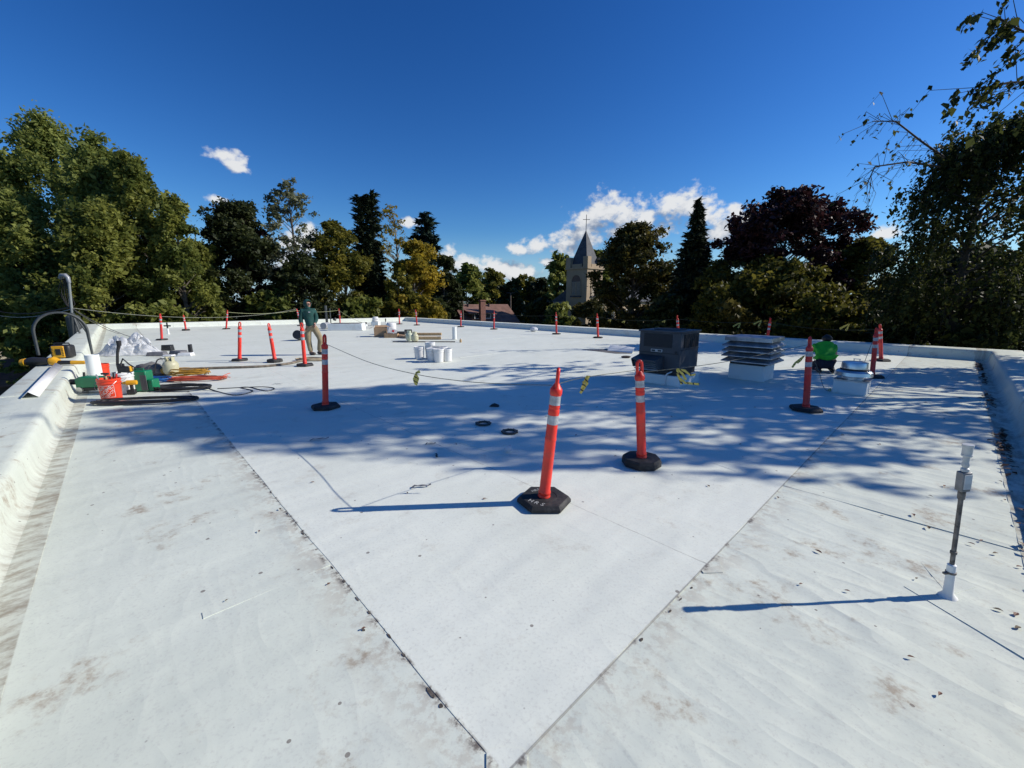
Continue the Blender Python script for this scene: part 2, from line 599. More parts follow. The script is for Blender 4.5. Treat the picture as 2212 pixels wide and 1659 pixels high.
def sheet(u0, u1, v0, v1, z00, z10, z11, z01, nu=2, nv=2, wrinkle=None, jit=0.0):
    """membrane sheet; corner heights in the order (u0,v0) (u1,v0) (u1,v1) (u0,v1)"""
    mb = MB()
    vs, fs = [], []
    for i in range(nu + 1):
        for j in range(nv + 1):
            s, t = i / nu, j / nv
            v = v0 + (v1 - v0) * t
            ue = u1 if u1 is not None else u_end(v) + 0.1
            u = u0 + (ue - u0) * s
            z = (z00 * (1 - s) + z10 * s) * (1 - t) + (z01 * (1 - s) + z11 * s) * t
            if wrinkle:
                z += wrinkle(u, v) * min(1, 8 * t * (1 - t)) * min(1, 30 * s * (1 - s))
            if jit and j == 0:
                v += jit * (math.sin(3.1 * u) + .7 * math.sin(7.3 * u + 1))
            if jit and i == 0:
                u += jit * (math.sin(3.7 * v + 2) + .7 * math.sin(8.1 * v))
            vs.append(UV(u, v, z))
    for i in range(nu):
        for j in range(nv):
            a = i * (nv + 1) + j
            fs.append((a, a + 1, a + nv + 2, a + nv + 1))
    k = len(vs)
    edge = [i * (nv + 1) for i in range(nu + 1)] + [nu * (nv + 1) + j for j in range(1, nv + 1)] + \
           [i * (nv + 1) + nv for i in range(nu - 1, -1, -1)] + [j for j in range(nv - 1, 0, -1)]
    low = []
    for e in edge:
        p = vs[e]
        low.append(len(vs) + len(low))
    vs2 = vs + [Vector((vs[e].x, vs[e].y, vs[e].z - 0.03)) for e in edge]
    for q in range(len(edge)):
        q2 = (q + 1) % len(edge)
        fs.append((edge[q], edge[q2], low[q2], low[q]))
    mb.add(vs2, fs)
    return mb.build('membrane_sheet', M_MEM, roof, sharp=50)


def ridge(x):
    return 1 - abs(math.sin(x)) ** .7


def wr_r(u, v):
    g = .5 + .5 * math.sin(.9 * v + 2 * u)
    h_ = .5 + .5 * math.sin(2.1 * v - 1.3 * u + 1)
    return 0.0075 * ridge(5.2 * v - 2.0 * u + .8 * math.sin(1.7 * u + v)) * g + 0.0055 * ridge(8.3 * v - 3.9 * u) * h_ + 0.0022 * math.sin(14 * v - 5 * u)


def wr_l(u, v):
    return 0.0045 * math.sin(2.6 * u + 1.1 * v) + 0.0030 * math.sin(4.1 * u - 3 * v) + .003 * ridge(1.1 * u + 2.3 * v)


ZL, ZH = -0.016, -0.006
sheet(-0.8, None, -0.8, 0.83, -.012, -.012, -.007, -.007, 190, 12, wr_l)
sheet(-0.8, 0.93, 0.80, 18.4, -.012, -.007, -.007, -.012, 16, 420, wr_r)
vs_ = [0.815, 2.56, 5.0, 7.5, 9.95, 12.4, 14.85, 17.2, 18.4]
for i in range(len(vs_) - 1):
    sheet(0.905, None, vs_[i], vs_[i + 1] + 0.08, -.0045, -.0045, -.001, -.001, 220 if i < 3 else 60, 12, None, .004)
# gutter strips
sheet(-0.8, None, -0.8, -0.605, -.009, -.009, -.0075, -.0075, 40, 1)
sheet(-0.8, -0.548, -0.55, 18.4, -.009, -.0075, -.0075, -.009, 1, 30)


def patch(pts, z=0.0, name='membrane_patch'):
    """small heat-welded patch given by photo pixels"""
    P = [G(x, y) for x, y in pts]
    mb = MB().prism([(p.x, p.y) for p in P], z - 0.012, z + 0.002)
    return mb.build(name, M_MEM, roof, sharp=20)


patch([(1953, 1265), (2040, 1236), (2230, 1330), (2230, 1430)], -0.006)
patch([(1990, 1215), (2035, 1213), (2108, 1268), (2050, 1285)], -0.0045)
patch([(1498, 1213), (1555, 1212), (1562, 1236), (1520, 1237)], -0.0035)
patch([(1051, 1626), (1078, 1612), (1128, 1617), (1139, 1632), (1139, 1720), (1050, 1720)], -0.003)
patch([(1540, 1000), (1590, 985), (1640, 1000), (1590, 1018)], -.002)
patch([(985, 955), (1045, 935), (1110, 948), (1090, 985)], -.0015)


def end_lap(u0, u1, v0, v1, z):
    """welded cross lap: a strip standing a few millimetres proud"""
    Q = [UV(u0, v0), UV(u1, v0 + .002), UV(u1 + .006, v1), UV(u0 + .004, v1)]
    return MB().prism([(q_.x, q_.y) for q_ in Q], z - .02, z).build('lap_strip', M_MEM, roof, sharp=20)


for uu in (2.62, 9.4, 16.3, 24.0):
    end_lap(uu, uu + .06, .12 if uu < 3 else -.60, .806, -.003 if uu < 3 else -.0025)
for vv in (4.4, 10.9):
    end_lap(-.54, .895, vv, vv + .07, -.003)
for k_, uu in enumerate((13.2, 7.1, 17.5, 10.4, 21.0, 14.6, 8.8)):
    end_lap(uu, uu + .09, vs_[k_] + .09, vs_[k_ + 1] + .02, .0012)

# torn edges, dirt and open gaps along the near laps, drawn as dark dabs
M_DAB = mat('lap_gap_dark', (0.10, 0.085, 0.07), 0.9, var=.5, vscale=40)
rd_ = random.Random(12)
for (px_, py_, L_, W_, along) in ((654, 1151, .05, .014, 'u'), (717, 1224, .045, .012, 'u'), (743, 1254, .03, .014, 'u'), (771, 1292, .06, .010, 'u'), (797, 1321, .035, .014, 'u'), (785, 1358, .024, .016, 'u'),
                                  (709, 1259, .022, .014, 'u'), (840, 1371, .05, .010, 'u'), (872, 1413, .03, .012, 'u'), (930, 1494, .085, .020, 'u'), (953, 1522, .026, .020, 'u'), (620, 1108, .05, .012, 'u'),
                                  (585, 1062, .05, .011, 'u'), (1494, 1268, .022, .014, 'v'), (1470, 1293, .04, .010, 'v'), (1448, 1318, .03, .012, 'v'), (1386, 1380, .03, .018, 'v'), (548, 1015, .06, .012, 'u')):
    c_ = G(px_, py_)
    n_ = 9
    pts_ = []
    for i_ in range(n_):
        an_ = 2 * math.pi * i_ / n_
        a_, b_ = L_ / 2 * math.cos(an_) * rd_.uniform(.7, 1.1), W_ / 2 * math.sin(an_) * rd_.uniform(.6, 1.2)
        q_ = UV(a_, b_) if along == 'u' else UV(b_, a_)
        pts_.append((c_.x + q_.x, c_.y + q_.y))
    MB().prism(pts_, -.014, -.0042).build('lap_gap_dab', M_DAB, roof, sharp=20)


def parapet_ring():
    prof = [(0.0, -0.02), (0.03, -0.008), (0.065, 0.02), (0.09, 0.07), (0.105, 0.15), (0.118, 0.23), (0.135, 0.275),
            (0.165, 0.298), (0.22, 0.304), (0.48, 0.306), (0.735, 0.306), (0.75, 0.30), (0.752, 0.21), (0.735, 0.205),
            (0.735, -2.5), (0.735, GROUND)]
    st = []

    def seg(a, b, n0, step):
        L = math.hypot(b[0] - a[0], b[1] - a[1])
        k = max(2, int(L / step))
        for i in range(1, k):
            t = i / k
            st.append((a[0] + (b[0] - a[0]) * t, a[1] + (b[1] - a[1]) * t, n0))
    D, A, B, C = (U0, V0), (UA, V0), (UB, VB), (U0, VB)
    st.append((*D, (-1, -1)))
    seg(D, A, (0, -1), 0.16)
    st.append((*A, (1, -1)))
    seg(A, B, (1, 0), 0.5)
    st.append((*B, (1, 1)))
    seg(B, C, (0, 1), 0.5)
    st.append((*C, (-1, 1)))
    seg(C, D, (-1, 0), 0.2)
    rr = random.Random(3)
    vs, fs = [], []
    n = len(prof)
    for i, (u, v, nn) in enumerate(st):
        wob = 0.005 * math.sin(u * 2.1 + v * 3) + 0.006 * max(0, math.sin(u * 7.7 + v * 9.3 + 1)) ** 3 + rr.uniform(-.003, .003)
        for j, (d, z) in enumerate(prof):
            k = wob if 2 <= j <= 7 else 0
            vs.append(UV(u + nn[0] * (d + k), v + nn[1] * (d + k), z + (k * 0.5 if j >= 5 else 0)))
    m = len(st)
    for i in range(m):
        i2 = (i + 1) % m
        for j in range(n - 1):
            fs.append((i * n + j, i2 * n + j, i2 * n + j + 1, i * n + j + 1))
    o = MB().add(vs, fs).build('parapet', M_MEM, sharp=40)
    tag(o, kind='structure')
    # lap joints across the parapet cap
    for u in (9.6, 19.5, 29.0):
        mb = MB()
        a, b = UV(u, V0 - .17, .3085), UV(u + .09, V0 - .17, .3085)
        c2, d2 = UV(u + .09, V0 - .73, .3105), UV(u, V0 - .73, .3105)
        mb.prism([(a.x, a.y), (b.x, b.y), (c2.x, c2.y), (d2.x, d2.y)], .306, .3105)
        mb.build('lap_strip', M_MEM, o)
    return o


parapet = parapet_ring()

# ============================================================ VEGETATION
M_BARK = mat('bark', (0.085, 0.07, 0.055), 0.9, var=0.35, vscale=3, bump=0.6, bscale=12)
M_BARK2 = mat('pale_bark', (0.20, 0.18, 0.16), 0.85, var=0.4, vscale=3, bump=0.5, bscale=12)


def leaf_object(name, C, size, material, parent, rng, tint, upbias=0.25, asp=0.6, droop=0.0, along=None):
    N = len(C)
    nrm = rng.normal(size=(N, 3))
    nrm[:, 2] = np.abs(nrm[:, 2]) + upbias
    nrm /= np.linalg.norm(nrm, axis=1)[:, None]
    if along is None:
        t = rng.normal(size=(N, 3))
    else:
        t = along + rng.normal(size=(N, 3)) * 0.25
    t[:, 2] -= droop
    t -= nrm * np.sum(t * nrm, axis=1)[:, None]
    t /= (np.linalg.norm(t, axis=1)[:, None] + 1e-9)
    b = np.cross(nrm, t)
    s = (size * np.clip(np.exp(rng.normal(size=N) * .38), .4, 2.2))[:, None]
    lift = nrm * s * 0.18
    vs = np.empty((N, 4, 3), dtype=np.float32)
    vs[:, 0] = C - t * s
    vs[:, 1] = C + b * s * asp + lift - t * s * 0.15
    vs[:, 2] = C + t * s
    vs[:, 3] = C - b * s * asp + lift - t * s * 0.15
    me = bpy.data.meshes.new(name)
    me.vertices.add(N * 4)
    me.vertices.foreach_set('co', vs.reshape(-1))
    me.loops.add(N * 4)
    me.loops.foreach_set('vertex_index', np.arange(N * 4, dtype=np.int32))
    me.polygons.add(N)
    me.polygons.foreach_set('loop_start', np.arange(0, N * 4, 4, dtype=np.int32))
    at = me.attributes.new('tint', 'FLOAT', 'FACE')
    at.data.foreach_set('value', np.clip(tint, 0, 1).astype(np.float32))
    me.update(calc_edges=True)
    me.materials.append(material)
    o = bpy.data.objects.new(name, me)
    COL.objects.link(o)
    o.parent = parent
    return o


def limb(mb, p0, p1, r0, r1, rng, sag=0.15, n=5, seg=4):
    p0, p1 = Vector(p0), Vector(p1)
    L = (p1 - p0).length
    path, rs = [], []
    off = Vector(rng.normal(size=3) * 0.06 * L)
    for i in range(seg + 1):
        t = i / seg
        p = p0.lerp(p1, t) + off * math.sin(math.pi * t) - Vector((0, 0, 1)) * sag * L * math.sin(math.pi * t)
        path.append(p)
        rs.append(r0 + (r1 - r0) * t)
    mb.tube(path, rs, n, caps=False)


def place(px, Y):
    """X at the height of the horizon"""
    return AT(px, 650, Y).x


def deciduous(name, label, px, py_top, Y, hw, leafm, seed, nclump=70, per=220, leaf=0.2, base_z=-2.0, spread=0.20,
              shape='round', bark=M_BARK, trunk_r=None, group=None, cat='tree', flat=0.7, X=None, top=None, hollow=0.45,
              tgrad=0.0, sub=4):
    rng = np.random.default_rng(seed)
    if X is None:
        X = place(px, Y)
    if top is None:
        top = AT(px, py_top, Y).z
    Rm = hw * Y / FPX
    H = top - GROUND
    root = empty(name, (X, Y, GROUND))
    tag(root, label, cat, group)
    zb = base_z - GROUND
    ch = H - zb
    tr = trunk_r or max(0.12, H * 0.018)
    mb = MB()
    bend = rng.normal(size=2) * 0.03 * H
    tpath, trs = [], []
    for i in range(9):
        t = i / 8
        z = t * (zb + ch * 0.86)
        tpath.append(Vector((bend[0] * math.sin(2.2 * t), bend[1] * math.sin(2.8 * t), z)))
        trs.append(tr * (1 - 0.86 * t) * (1.35 if i == 0 else 1))
    mb.tube(tpath, trs, 8, caps=False)

    def trunk_at(z):
        t = max(0, min(1, z / (zb + ch * 0.86)))
        return Vector((bend[0] * math.sin(2.2 * t), bend[1] * math.sin(2.8 * t), z)), tr * (1 - 0.86 * t)

    def prof(t):
        if shape == 'round':
            return math.sin(math.pi * min(1, max(0, 0.12 + 0.86 * t))) ** 0.6
        if shape == 'cone':
            return max(0.05, (1 - t) ** 0.75) * min(1, 0.55 + t * 3)
        if shape == 'oval':
            return math.sin(math.pi * (0.18 + 0.80 * t)) ** 0.8
        if shape == 'egg':
            return .62 + .38 * t / .35 if t < .35 else max(.03, ((1 - t) / .65) ** .8)
        if shape == 'spread':
            return min(1, 0.45 + 1.1 * t) * (1 - max(0, t - 0.72) / 0.30) ** 0.5 if t < 1 else 0.1
        return 1
    Cs, Ts = [], []
    for k in range(nclump):
        t = rng.uniform(0, 1) ** 0.9
        rad = Rm * prof(t) * rng.uniform(hollow, 1.0) ** 0.5 * rng.uniform(0.8, 1.06)
        th = rng.uniform(0, 2 * math.pi)
        c0 = Vector((rad * math.cos(th), rad * math.sin(th), zb + t * ch * 0.97))
        q, qr = trunk_at(max(zb * 0.5, min(zb + ch * 0.84, c0.z - 0.55 * rad - 0.05 * ch)))
        limb(mb, q, c0, max(0.02, qr * 0.42), 0.012, rng, sag=-0.06)
        cr = spread * Rm * rng.uniform(0.7, 1.3)
        ns = sub
        ct = rng.uniform(0.1, 0.9)
        for s in range(ns):
            sc = np.array(c0) + rng.normal(size=3) * cr * np.array([1, 1, flat]) * 0.8
            m = max(3, int(per / ns * rng.uniform(0.5, 1.5)))
            pts = sc + rng.normal(size=(m, 3)) * cr * 0.42 * np.array([1, 1, flat])
            Cs.append(pts)
            Ts.append(np.full(m, ct) + rng.normal(size=m) * 0.16 + rng.normal() * 0.12 + tgrad * (t - 0.5))
    C = np.concatenate(Cs)
    T = np.concatenate(Ts)
    mb.build('trunk', bark, root, sharp=None)
    leaf_object('crown', C, leaf, leafm, root, rng, T)
    return root


def conifer(name, label, px, py_top, Y, hw, leafm, seed, base_z=-4.0, tops=((0, 0, 1.0),), step=0.32, nb=9, card=0.26,
            group=None, power=0.85, droop=0.25, minr=0.08):
    rng = np.random.default_rng(seed)
    X = place(px, Y)
    top = AT(px, py_top, Y).z
    H = top - GROUND
    Rm = hw * Y / FPX
    root = empty(name, (X, Y, GROUND))
    tag(root, label, 'tree', group)
    mb = MB()
    Cs, Al, Ts = [], [], []
    zb = base_z - GROUND
    for ti, (ox, oy, hf) in enumerate(tops):
        Ht = H * hf
        mb.tube([(ox * .1, oy * .1, 0), (ox * 0.6, oy * 0.6, Ht * 0.4), (ox, oy, Ht * 0.8), (ox, oy, Ht)],
                [H * 0.016, H * 0.012, H * 0.006, 0.01], 7, caps=False)
        z = zb
        while z < Ht - 0.1:
            t = (z - zb) / (Ht - zb)
            Rz = max(minr * Rm, Rm * (1 - t) ** power) * (1 if ti == 0 else 0.85)
            n = max(4, int(nb * (0.55 + 0.45 * (1 - t))))
            for k in range(n):
                th = rng.uniform(0, 2 * math.pi)
                L = Rz * rng.uniform(0.62, 1.12)
                zz = z + rng.uniform(-.5, .5) * step
                fx = ox * min(1, zz / (Ht * 0.8))
                fy = oy * min(1, zz / (Ht * 0.8))
                d = np.array([math.cos(th), math.sin(th), 0])
                up = 0.35 * t - droop * (1 - t)
                p0 = np.array([fx, fy, zz])
                p1 = p0 + d * L + np.array([0, 0, up * L])
                mb.tube([p0, p0 + (p1 - p0) * .5 + np.array([0, 0, .04 * L]), p1], [0.03 * L / 2 + .01, .012 + .005 * L, .006], 4, caps=False)
                m = max(4, int(L / card * 5))
                s = rng.uniform(0.12, 1.0, m) ** 0.8
                base = p0 + (p1 - p0) * s[:, None]
                side = np.array([-d[1], d[0], 0]) * (rng.uniform(-1, 1, m) * 0.32 * L * (1.1 - s))[:, None]
                base = base + side + np.c_[np.zeros(m), np.zeros(m), -np.abs(rng.normal(size=m)) * 0.06 * L - 0.02]
                Cs.append(base)
                Al.append(np.tile(d + np.array([0, 0, up]), (m, 1)) + side / (0.3 * L + .05) * 0.7)
                Ts.append(np.full(m, rng.uniform(0.1, 0.9)) + rng.normal(size=m) * 0.15)
            z += step * (0.7 + 0.5 * (1 - t))
    mb.build('trunk', M_BARK, root, sharp=None)
    leaf_object('crown', np.concatenate(Cs), card, leafm, root, rng, np.concatenate(Ts), upbias=1.0, asp=0.28,
                along=np.concatenate(Al))
    return root


def weeping(name, label, X, Y, top, Rm, leafm, seed, base_z=-1.0, nclump=60, twigs=7, per=26, leaf=0.055, hang=1.3, bark=M_BARK,
            bare=(), group=None, centre=None, zpow=1.0, squash=1.0, bare_leaves=3):
    """birch-like tree whose leaves hang along thin twigs"""
    rng = np.random.default_rng(seed)
    root = empty(name, (X, Y, GROUND))
    tag(root, label, 'tree', group)
    H = top - GROUND
    zb = base_z - GROUND
    ch = H - zb
    mb = MB()
    tr = 0.22
    mb.tube([(0, 0, 0), (0.1, 0, H * .3), (0.0, .15, H * .6), (0.05, .05, H * .93)], [tr * 1.2, tr, tr * .6, 0.03], 8, caps=False)
    tw = MB()
    Cs, Al, Ts = [], [], []
    for k in range(nclump):
        t = rng.uniform(0, 1) ** zpow
        pr = math.sin(math.pi * (0.15 + 0.82 * t)) ** 0.7
        rad = Rm * pr * rng.uniform(0.25, 1.0) ** 0.6
        th = rng.uniform(0, 2 * math.pi)
        c0 = Vector((rad * math.cos(th), rad * math.sin(th) * squash, zb + t * ch))
        q = Vector((0.05, 0.1, max(zb * .6, min(H * .9, c0.z - 0.5 * rad))))
        limb(mb, q, c0, 0.05, 0.012, rng, sag=-0.10)
        ct = rng.uniform(0.1, 0.9)
        for s in range(twigs):
            o = np.array(c0) + rng.normal(size=3) * np.array([.36, .36, .25])
            out = np.array([math.cos(th), math.sin(th), 0]) * rng.uniform(0.1, 0.8) + rng.normal(size=3) * 0.25
            Lh = hang * rng.uniform(0.5, 1.3)
            m = per
            u = np.sort(rng.uniform(0, 1, m))
            pts = o + out * (u * (1.6 - u))[:, None] * Lh * .6 + np.c_[np.zeros(m), np.zeros(m), -(u ** 1.6) * Lh]
            if s % 2 == 0:
                tw.tube([pts[0], pts[m // 2], pts[-1]], [0.008, 0.005, 0.003], 3, caps=False)
            Cs.append(pts + rng.normal(size=(m, 3)) * 0.07)
            Al.append(np.tile(np.array([0, 0, -1.0]) + out * .3, (m, 1)))
            Ts.append(np.full(m, ct) + rng.normal(size=m) * 0.18)
    for path in bare:
        P = [Vector(p) - Vector((X, Y, GROUND)) for p in path]
        mb.tube(P, [0.035 * (1 - i / len(P)) + 0.006 for i in range(len(P))], 5, caps=False)
        for i in range(1, len(P)):
            for s in range(10):
                o = P[i - 1].lerp(P[i], rng.uniform(0, 1))
                e = (P[i] - P[i - 1]).normalized()
                a = o + (e + Vector(rng.normal(size=3)) * .5) * .5 * rng.uniform(.6, 1.4)
                b = a + Vector((e.x * .4, e.y * .4, -.45)) * rng.uniform(.6, 1.5)
                tw.tube([o, a, b], [0.010, 0.007, 0.004], 3, caps=False)
                m = bare_leaves
                u = rng.uniform(.0, 1, m)
                Cs.append(np.array(a)[None] + (np.array(b) - np.array(a))[None] * u[:, None] + rng.normal(size=(m, 3)) * .04)
                Al.append(np.tile([0, 0, -1.0], (m, 1)))
                Ts.append(rng.uniform(0, 1, m))
    mb.build('trunk', bark, root, sharp=None)
    tag(tw.build('twigs', M_BARK, root, sharp=None), kind='stuff')
    leaf_object('crown', np.concatenate(Cs), leaf, leafm, root, rng, np.concatenate(Ts), upbias=0.2, asp=0.7,
                along=np.concatenate(Al))
    return root


L_OLIVE = leaf_mat('olive_leaves', (0.115, 0.150, 0.037), (0.345, 0.38, 0.10), 0.5)
L_GREEN = leaf_mat('green_leaves', (0.090, 0.120, 0.026), (0.29, 0.30, 0.066), 0.5)
L_DARK = leaf_mat('dark_leaves', (0.020, 0.029, 0.010), (0.068, 0.080, 0.024))
L_MAROON = leaf_mat('maroon_leaves', (0.020, 0.010, 0.010), (0.065, 0.024, 0.024), 0.2)
L_YELLOW = leaf_mat('yellow_leaves', (0.17, 0.15, 0.02), (0.46, 0.33, 0.035), 0.5)
L_YGREEN = leaf_mat('yellow_green_leaves', (0.080, 0.090, 0.018), (0.260, 0.225, 0.034), 0.42)
L_GREY = leaf_mat('grey_green_leaves', (0.10, 0.115, 0.06), (0.26, 0.265, 0.15), 0.35)
L_RUST = leaf_mat('rusty_leaves', (0.036, 0.042, 0.012), (0.125, 0.102, 0.024), 0.4)
L_OLIVE2 = leaf_mat('autumn_olive_leaves', (0.050, 0.058, 0.012), (0.19, 0.165, 0.028), 0.45)
L_SPRUCE = leaf_mat('spruce_needles', (0.014, 0.022, 0.012), (0.042, 0.058, 0.028), 0.05)
L_PINE = leaf_mat('pine_needles', (0.010, 0.024, 0.018), (0.034, 0.060, 0.042), 0.05)
L_BIRCH = leaf_mat('birch_leaves', (0.022, 0.034, 0.011), (0.095, 0.105, 0.026), 0.45)

BIG = 'tall sunlit trees behind the left side of the roof'
deciduous('elm_tree', 'tall olive green tree at the left edge of the photo behind the mast', 20, 264, 36, 125, L_OLIVE, 11, 125, 330, 0.125, -2.2, 0.135, 'egg', group=BIG, flat=1.15, hollow=.5, sub=5)
deciduous('elm_tree', 'tallest sunlit olive green tree, its top highest on the left', 165, 256, 38, 115, L_OLIVE, 12, 130, 330, 0.125, -2.5, 0.135, 'egg', group=BIG, flat=1.15, hollow=.5, sub=5)
deciduous('elm_tree', 'sunlit green tree just right of the tallest olive tree', 262, 298, 35, 92, L_OLIVE, 13, 110, 330, 0.125, -2.5, 0.14, 'egg', group=BIG, flat=1.15, hollow=.5, sub=5)
deciduous('elm_tree', 'sunlit green tree halfway down the right slope of the tall left group', 332, 343, 34, 80, L_GREEN, 17, 95, 441, 0.119, -2.5, 0.15, 'egg', group=BIG, flat=1.15, hollow=.5, sub=5)
deciduous('elm_tree', 'lowest sunlit green tree at the right end of the tall left group', 402, 424, 33, 58, L_GREEN, 14, 80, 462, 0.112, -3, 0.17, 'egg', group=BIG, flat=1.15, hollow=.5, sub=5)
deciduous('elm_tree', 'lower bright green tree in front of the tall left trees', 245, 440, 31, 100, L_GREEN, 15, 95, 462, 0.119, -3, 0.16, 'egg', group=BIG, flat=1.15, hollow=.5, sub=5)
deciduous('elm_tree', 'lower olive tree at the far left behind the hooped conduit', 70, 430, 33, 100, L_OLIVE, 16, 90, 441, 0.119, -2.2, 0.16, 'egg', group=BIG, flat=1.15, hollow=.5, sub=5)
for k_, (x_, y_, tp_) in enumerate(((-46, 22, 13), (-52, 9, 14), (-60, 31, 15))):
    deciduous('elm_tree', ('tall olive tree far left of the roof beside the road', 'tall olive tree left of the near roof corner', 'tall green tree far left beyond the road')[k_], 0, 0, 30, 150, (L_OLIVE, L_OLIVE, L_GREEN)[k_], 180 + k_, 70, 200, .26, -2, .2, 'oval', X=x_, top=tp_, group=BIG) .location.y = y_
deciduous('elm_tree', 'small green tree filling the gap left of the dark maroon topped tree', 445, 520, 37, 46, L_GREEN, 18, 70, 380, 0.12, -3.5, 0.17, 'egg', group=BIG)
MID = 'trees behind the far left wall of the roof'
deciduous('maple_tree', 'dark maroon topped tree right of the tall olive trees', 530, 432, 40, 82, L_DARK, 21, 85, 544, 0.141, -4, 0.19, 'oval', group=MID)
deciduous('maple_tree', 'small dark red crown poking up above the dark tree', 545, 440, 42, 55, L_MAROON, 22, 40, 408, 0.133, 2, 0.2, 'cone', group=MID)
deciduous('thin_tree', 'tall sparse grey green tree with bare branches showing', 640, 384, 42, 58, L_GREY, 23, 60, 127, 0.128, -0.5, 0.16, 'oval', group=MID, bark=M_BARK)
deciduous('ash_tree', 'yellow green bushy tree left of the dark twin topped spruce', 735, 472, 44, 62, L_YGREEN, 24, 80, 510, 0.141, -4, 0.19, 'oval', group=MID)
deciduous('ash_tree', 'low dark green tree behind the standing worker', 660, 560, 40, 62, L_DARK, 25, 60, 442, 0.133, -4, 0.2, 'oval', group=MID)
conifer('spruce_tree', 'dark narrow spruce with a twin top behind the far left wall', 800, 420, 46, 60, L_SPRUCE, 26, -4, ((-.35, 0, .985), (.75, .1, 1.0)), 0.28, 13, 0.25, power=0.75, minr=.28)
deciduous('thin_tree', 'pale sparse yellow tree with thin upright branches right of the spruce', 850, 440, 52, 36, L_YELLOW, 27, 45, 68, 0.120, 2.0, 0.2, 'oval', bark=M_BARK2, group=MID)
deciduous('maple_tree', 'bright yellow maple near the far corner of the roof', 905, 520, 47, 52, L_YELLOW, 28, 75, 391, 0.141, -4, 0.2, 'oval', group=MID)
deciduous('maple_tree', 'yellow green maple between the spruce and the yellow maple', 862, 590, 44, 36, L_YGREEN, 29, 50, 391, 0.133, -4, 0.22, 'round', group=MID)
conifer('pine_tree', 'dark blunt topped pine behind the yellow maple', 925, 458, 60, 52, L_PINE, 30, -2, ((0, 0, 1),), 0.42, 11, 0.42, power=0.45, droop=-0.25, minr=.2)
deciduous('ash_tree', 'dark rounded tree right of the yellow maple', 962, 555, 55, 34, L_DARK, 31, 55, 408, 0.163, -4, 0.2, 'oval', group=MID)
FAR = 'distant trees between the far corner and the church'
for i, (px, py, Y, hw, lm, lab) in enumerate([
        (1013, 577, 95, 30, L_GREEN, 'distant green tree left of the brown roofed house'),
        (1066, 586, 105, 34, L_YGREEN, 'distant light green tree above the brown roofed house'),
        (1040, 600, 115, 20, L_PINE, 'distant dark tree top between two lighter distant trees'),
        (1130, 592, 115, 26, L_YGREEN, 'distant light green tree right of the brown roofed house'),
        (1170, 606, 110, 28, L_DARK, 'distant dark tree left of the church tower'),
        (1105, 612, 85, 24, L_DARK, 'distant dark bush right above the house chimney side'),
        (968, 605, 80, 22, L_DARK, 'distant dark tree beside the gable of the brown house'),
        (1210, 560, 85, 34, L_GREEN, 'green tree standing just behind the church tower'),
        (1290, 545, 92, 36, L_GREEN, 'green tree top seen right of the church spire')]):
    deciduous('far_tree', lab, px, py, Y, hw, lm, 40 + i, 45, 150, 0.42 if Y > 84 else .35, -4, 0.24, 'oval', group=FAR)
NEAR = 'trees behind the right wall of the roof'
deciduous('maple_tree', 'dark rusty leaved maple in front of the church nave', 1368, 478, 36, 94, L_RUST, 61, 135, 391, 0.133, -4.2, 0.15, 'oval', group=NEAR, hollow=.2)
conifer('spruce_tree', 'pointed dark spruce right of the church', 1490, 430, 32, 104, L_SPRUCE, 62, -4, ((0, 0, 1), (.3, 0.1, .975)), 0.22, 19, 0.22, power=1.0, minr=.04)
deciduous('maple_tree', 'dark red maple with an open crown on the right', 1685, 420, 29, 120, L_MAROON, 63, 125, 357, 0.126, 0.6, 0.13, 'spread', group=NEAR, hollow=.15)
deciduous('maple_tree', 'yellow green maple below the dark red crown', 1660, 575, 26, 130, L_OLIVE2, 64, 110, 510, 0.111, -3, 0.15, 'round', group=NEAR)
deciduous('maple_tree', 'rusty green tree filling the gap right of the spruce', 1555, 560, 28, 58, L_OLIVE2, 65, 70, 374, 0.096, -3, 0.2, 'oval', group=NEAR)
deciduous('maple_tree', 'olive tree between the red maple and the weeping birch', 1850, 520, 27, 80, L_OLIVE2, 66, 100, 561, 0.111, -3, 0.17, 'oval', group=NEAR)
deciduous('maple_tree', 'low olive tree right behind the kneeling worker', 1800, 640, 21.5, 92, L_OLIVE2, 67, 85, 561, 0.096, -3.5, 0.18, 'round', group=NEAR)
deciduous('maple_tree', 'dark leafy tree under the weeping birch at the right edge', 2070, 545, 21, 120, L_DARK, 68, 140, 680, 0.104, -3.5, 0.16, 'oval', group=NEAR)
deciduous('maple_tree', 'shaded tree beyond the right roof corner at the photo edge', 2190, 560, 17.5, 115, L_DARK, 69, 100, 612, 0.089, -3.5, 0.18, 'oval', group=NEAR)
weeping('birch_tree', 'weeping birch with drooping twigs on the right side', place(2072, 16.5), 16.5, AT(2072, 262, 16.5).z, 2.65, L_BIRCH, 71, 0.2, 100, 11, 38, 0.060,
        1.25, bare=[[AT(2040, 340, 16.2), AT(1990, 305, 15.9), AT(1935, 262, 15.6), AT(1885, 262, 15.4)],
                    [AT(2030, 360, 16.2), AT(1960, 350, 15.8), AT(1890, 360, 15.5), AT(1872, 400, 15.3)]], group=NEAR)
weeping('birch_tree', 'tall birch at the right edge whose branches hang into the upper corner', 16.7, 7.7, 13.9, 3.7, L_BIRCH, 72, 2.0, 104, 13, 36, 0.068,
        1.5, bare=[[Vector((14.6, 10.0, 9.2)), AT(2240, 175, 11.8), AT(2180, 178, 11.6), AT(2120, 190, 11.4)],
                   [Vector((14.6, 10.0, 9.8)), AT(2240, 80, 11.8), AT(2195, 60, 11.6), AT(2160, 40, 11.4)]], group=NEAR, squash=0.78, zpow=1.6, bare_leaves=12)
SHR = 'shrubs below the roof walls'
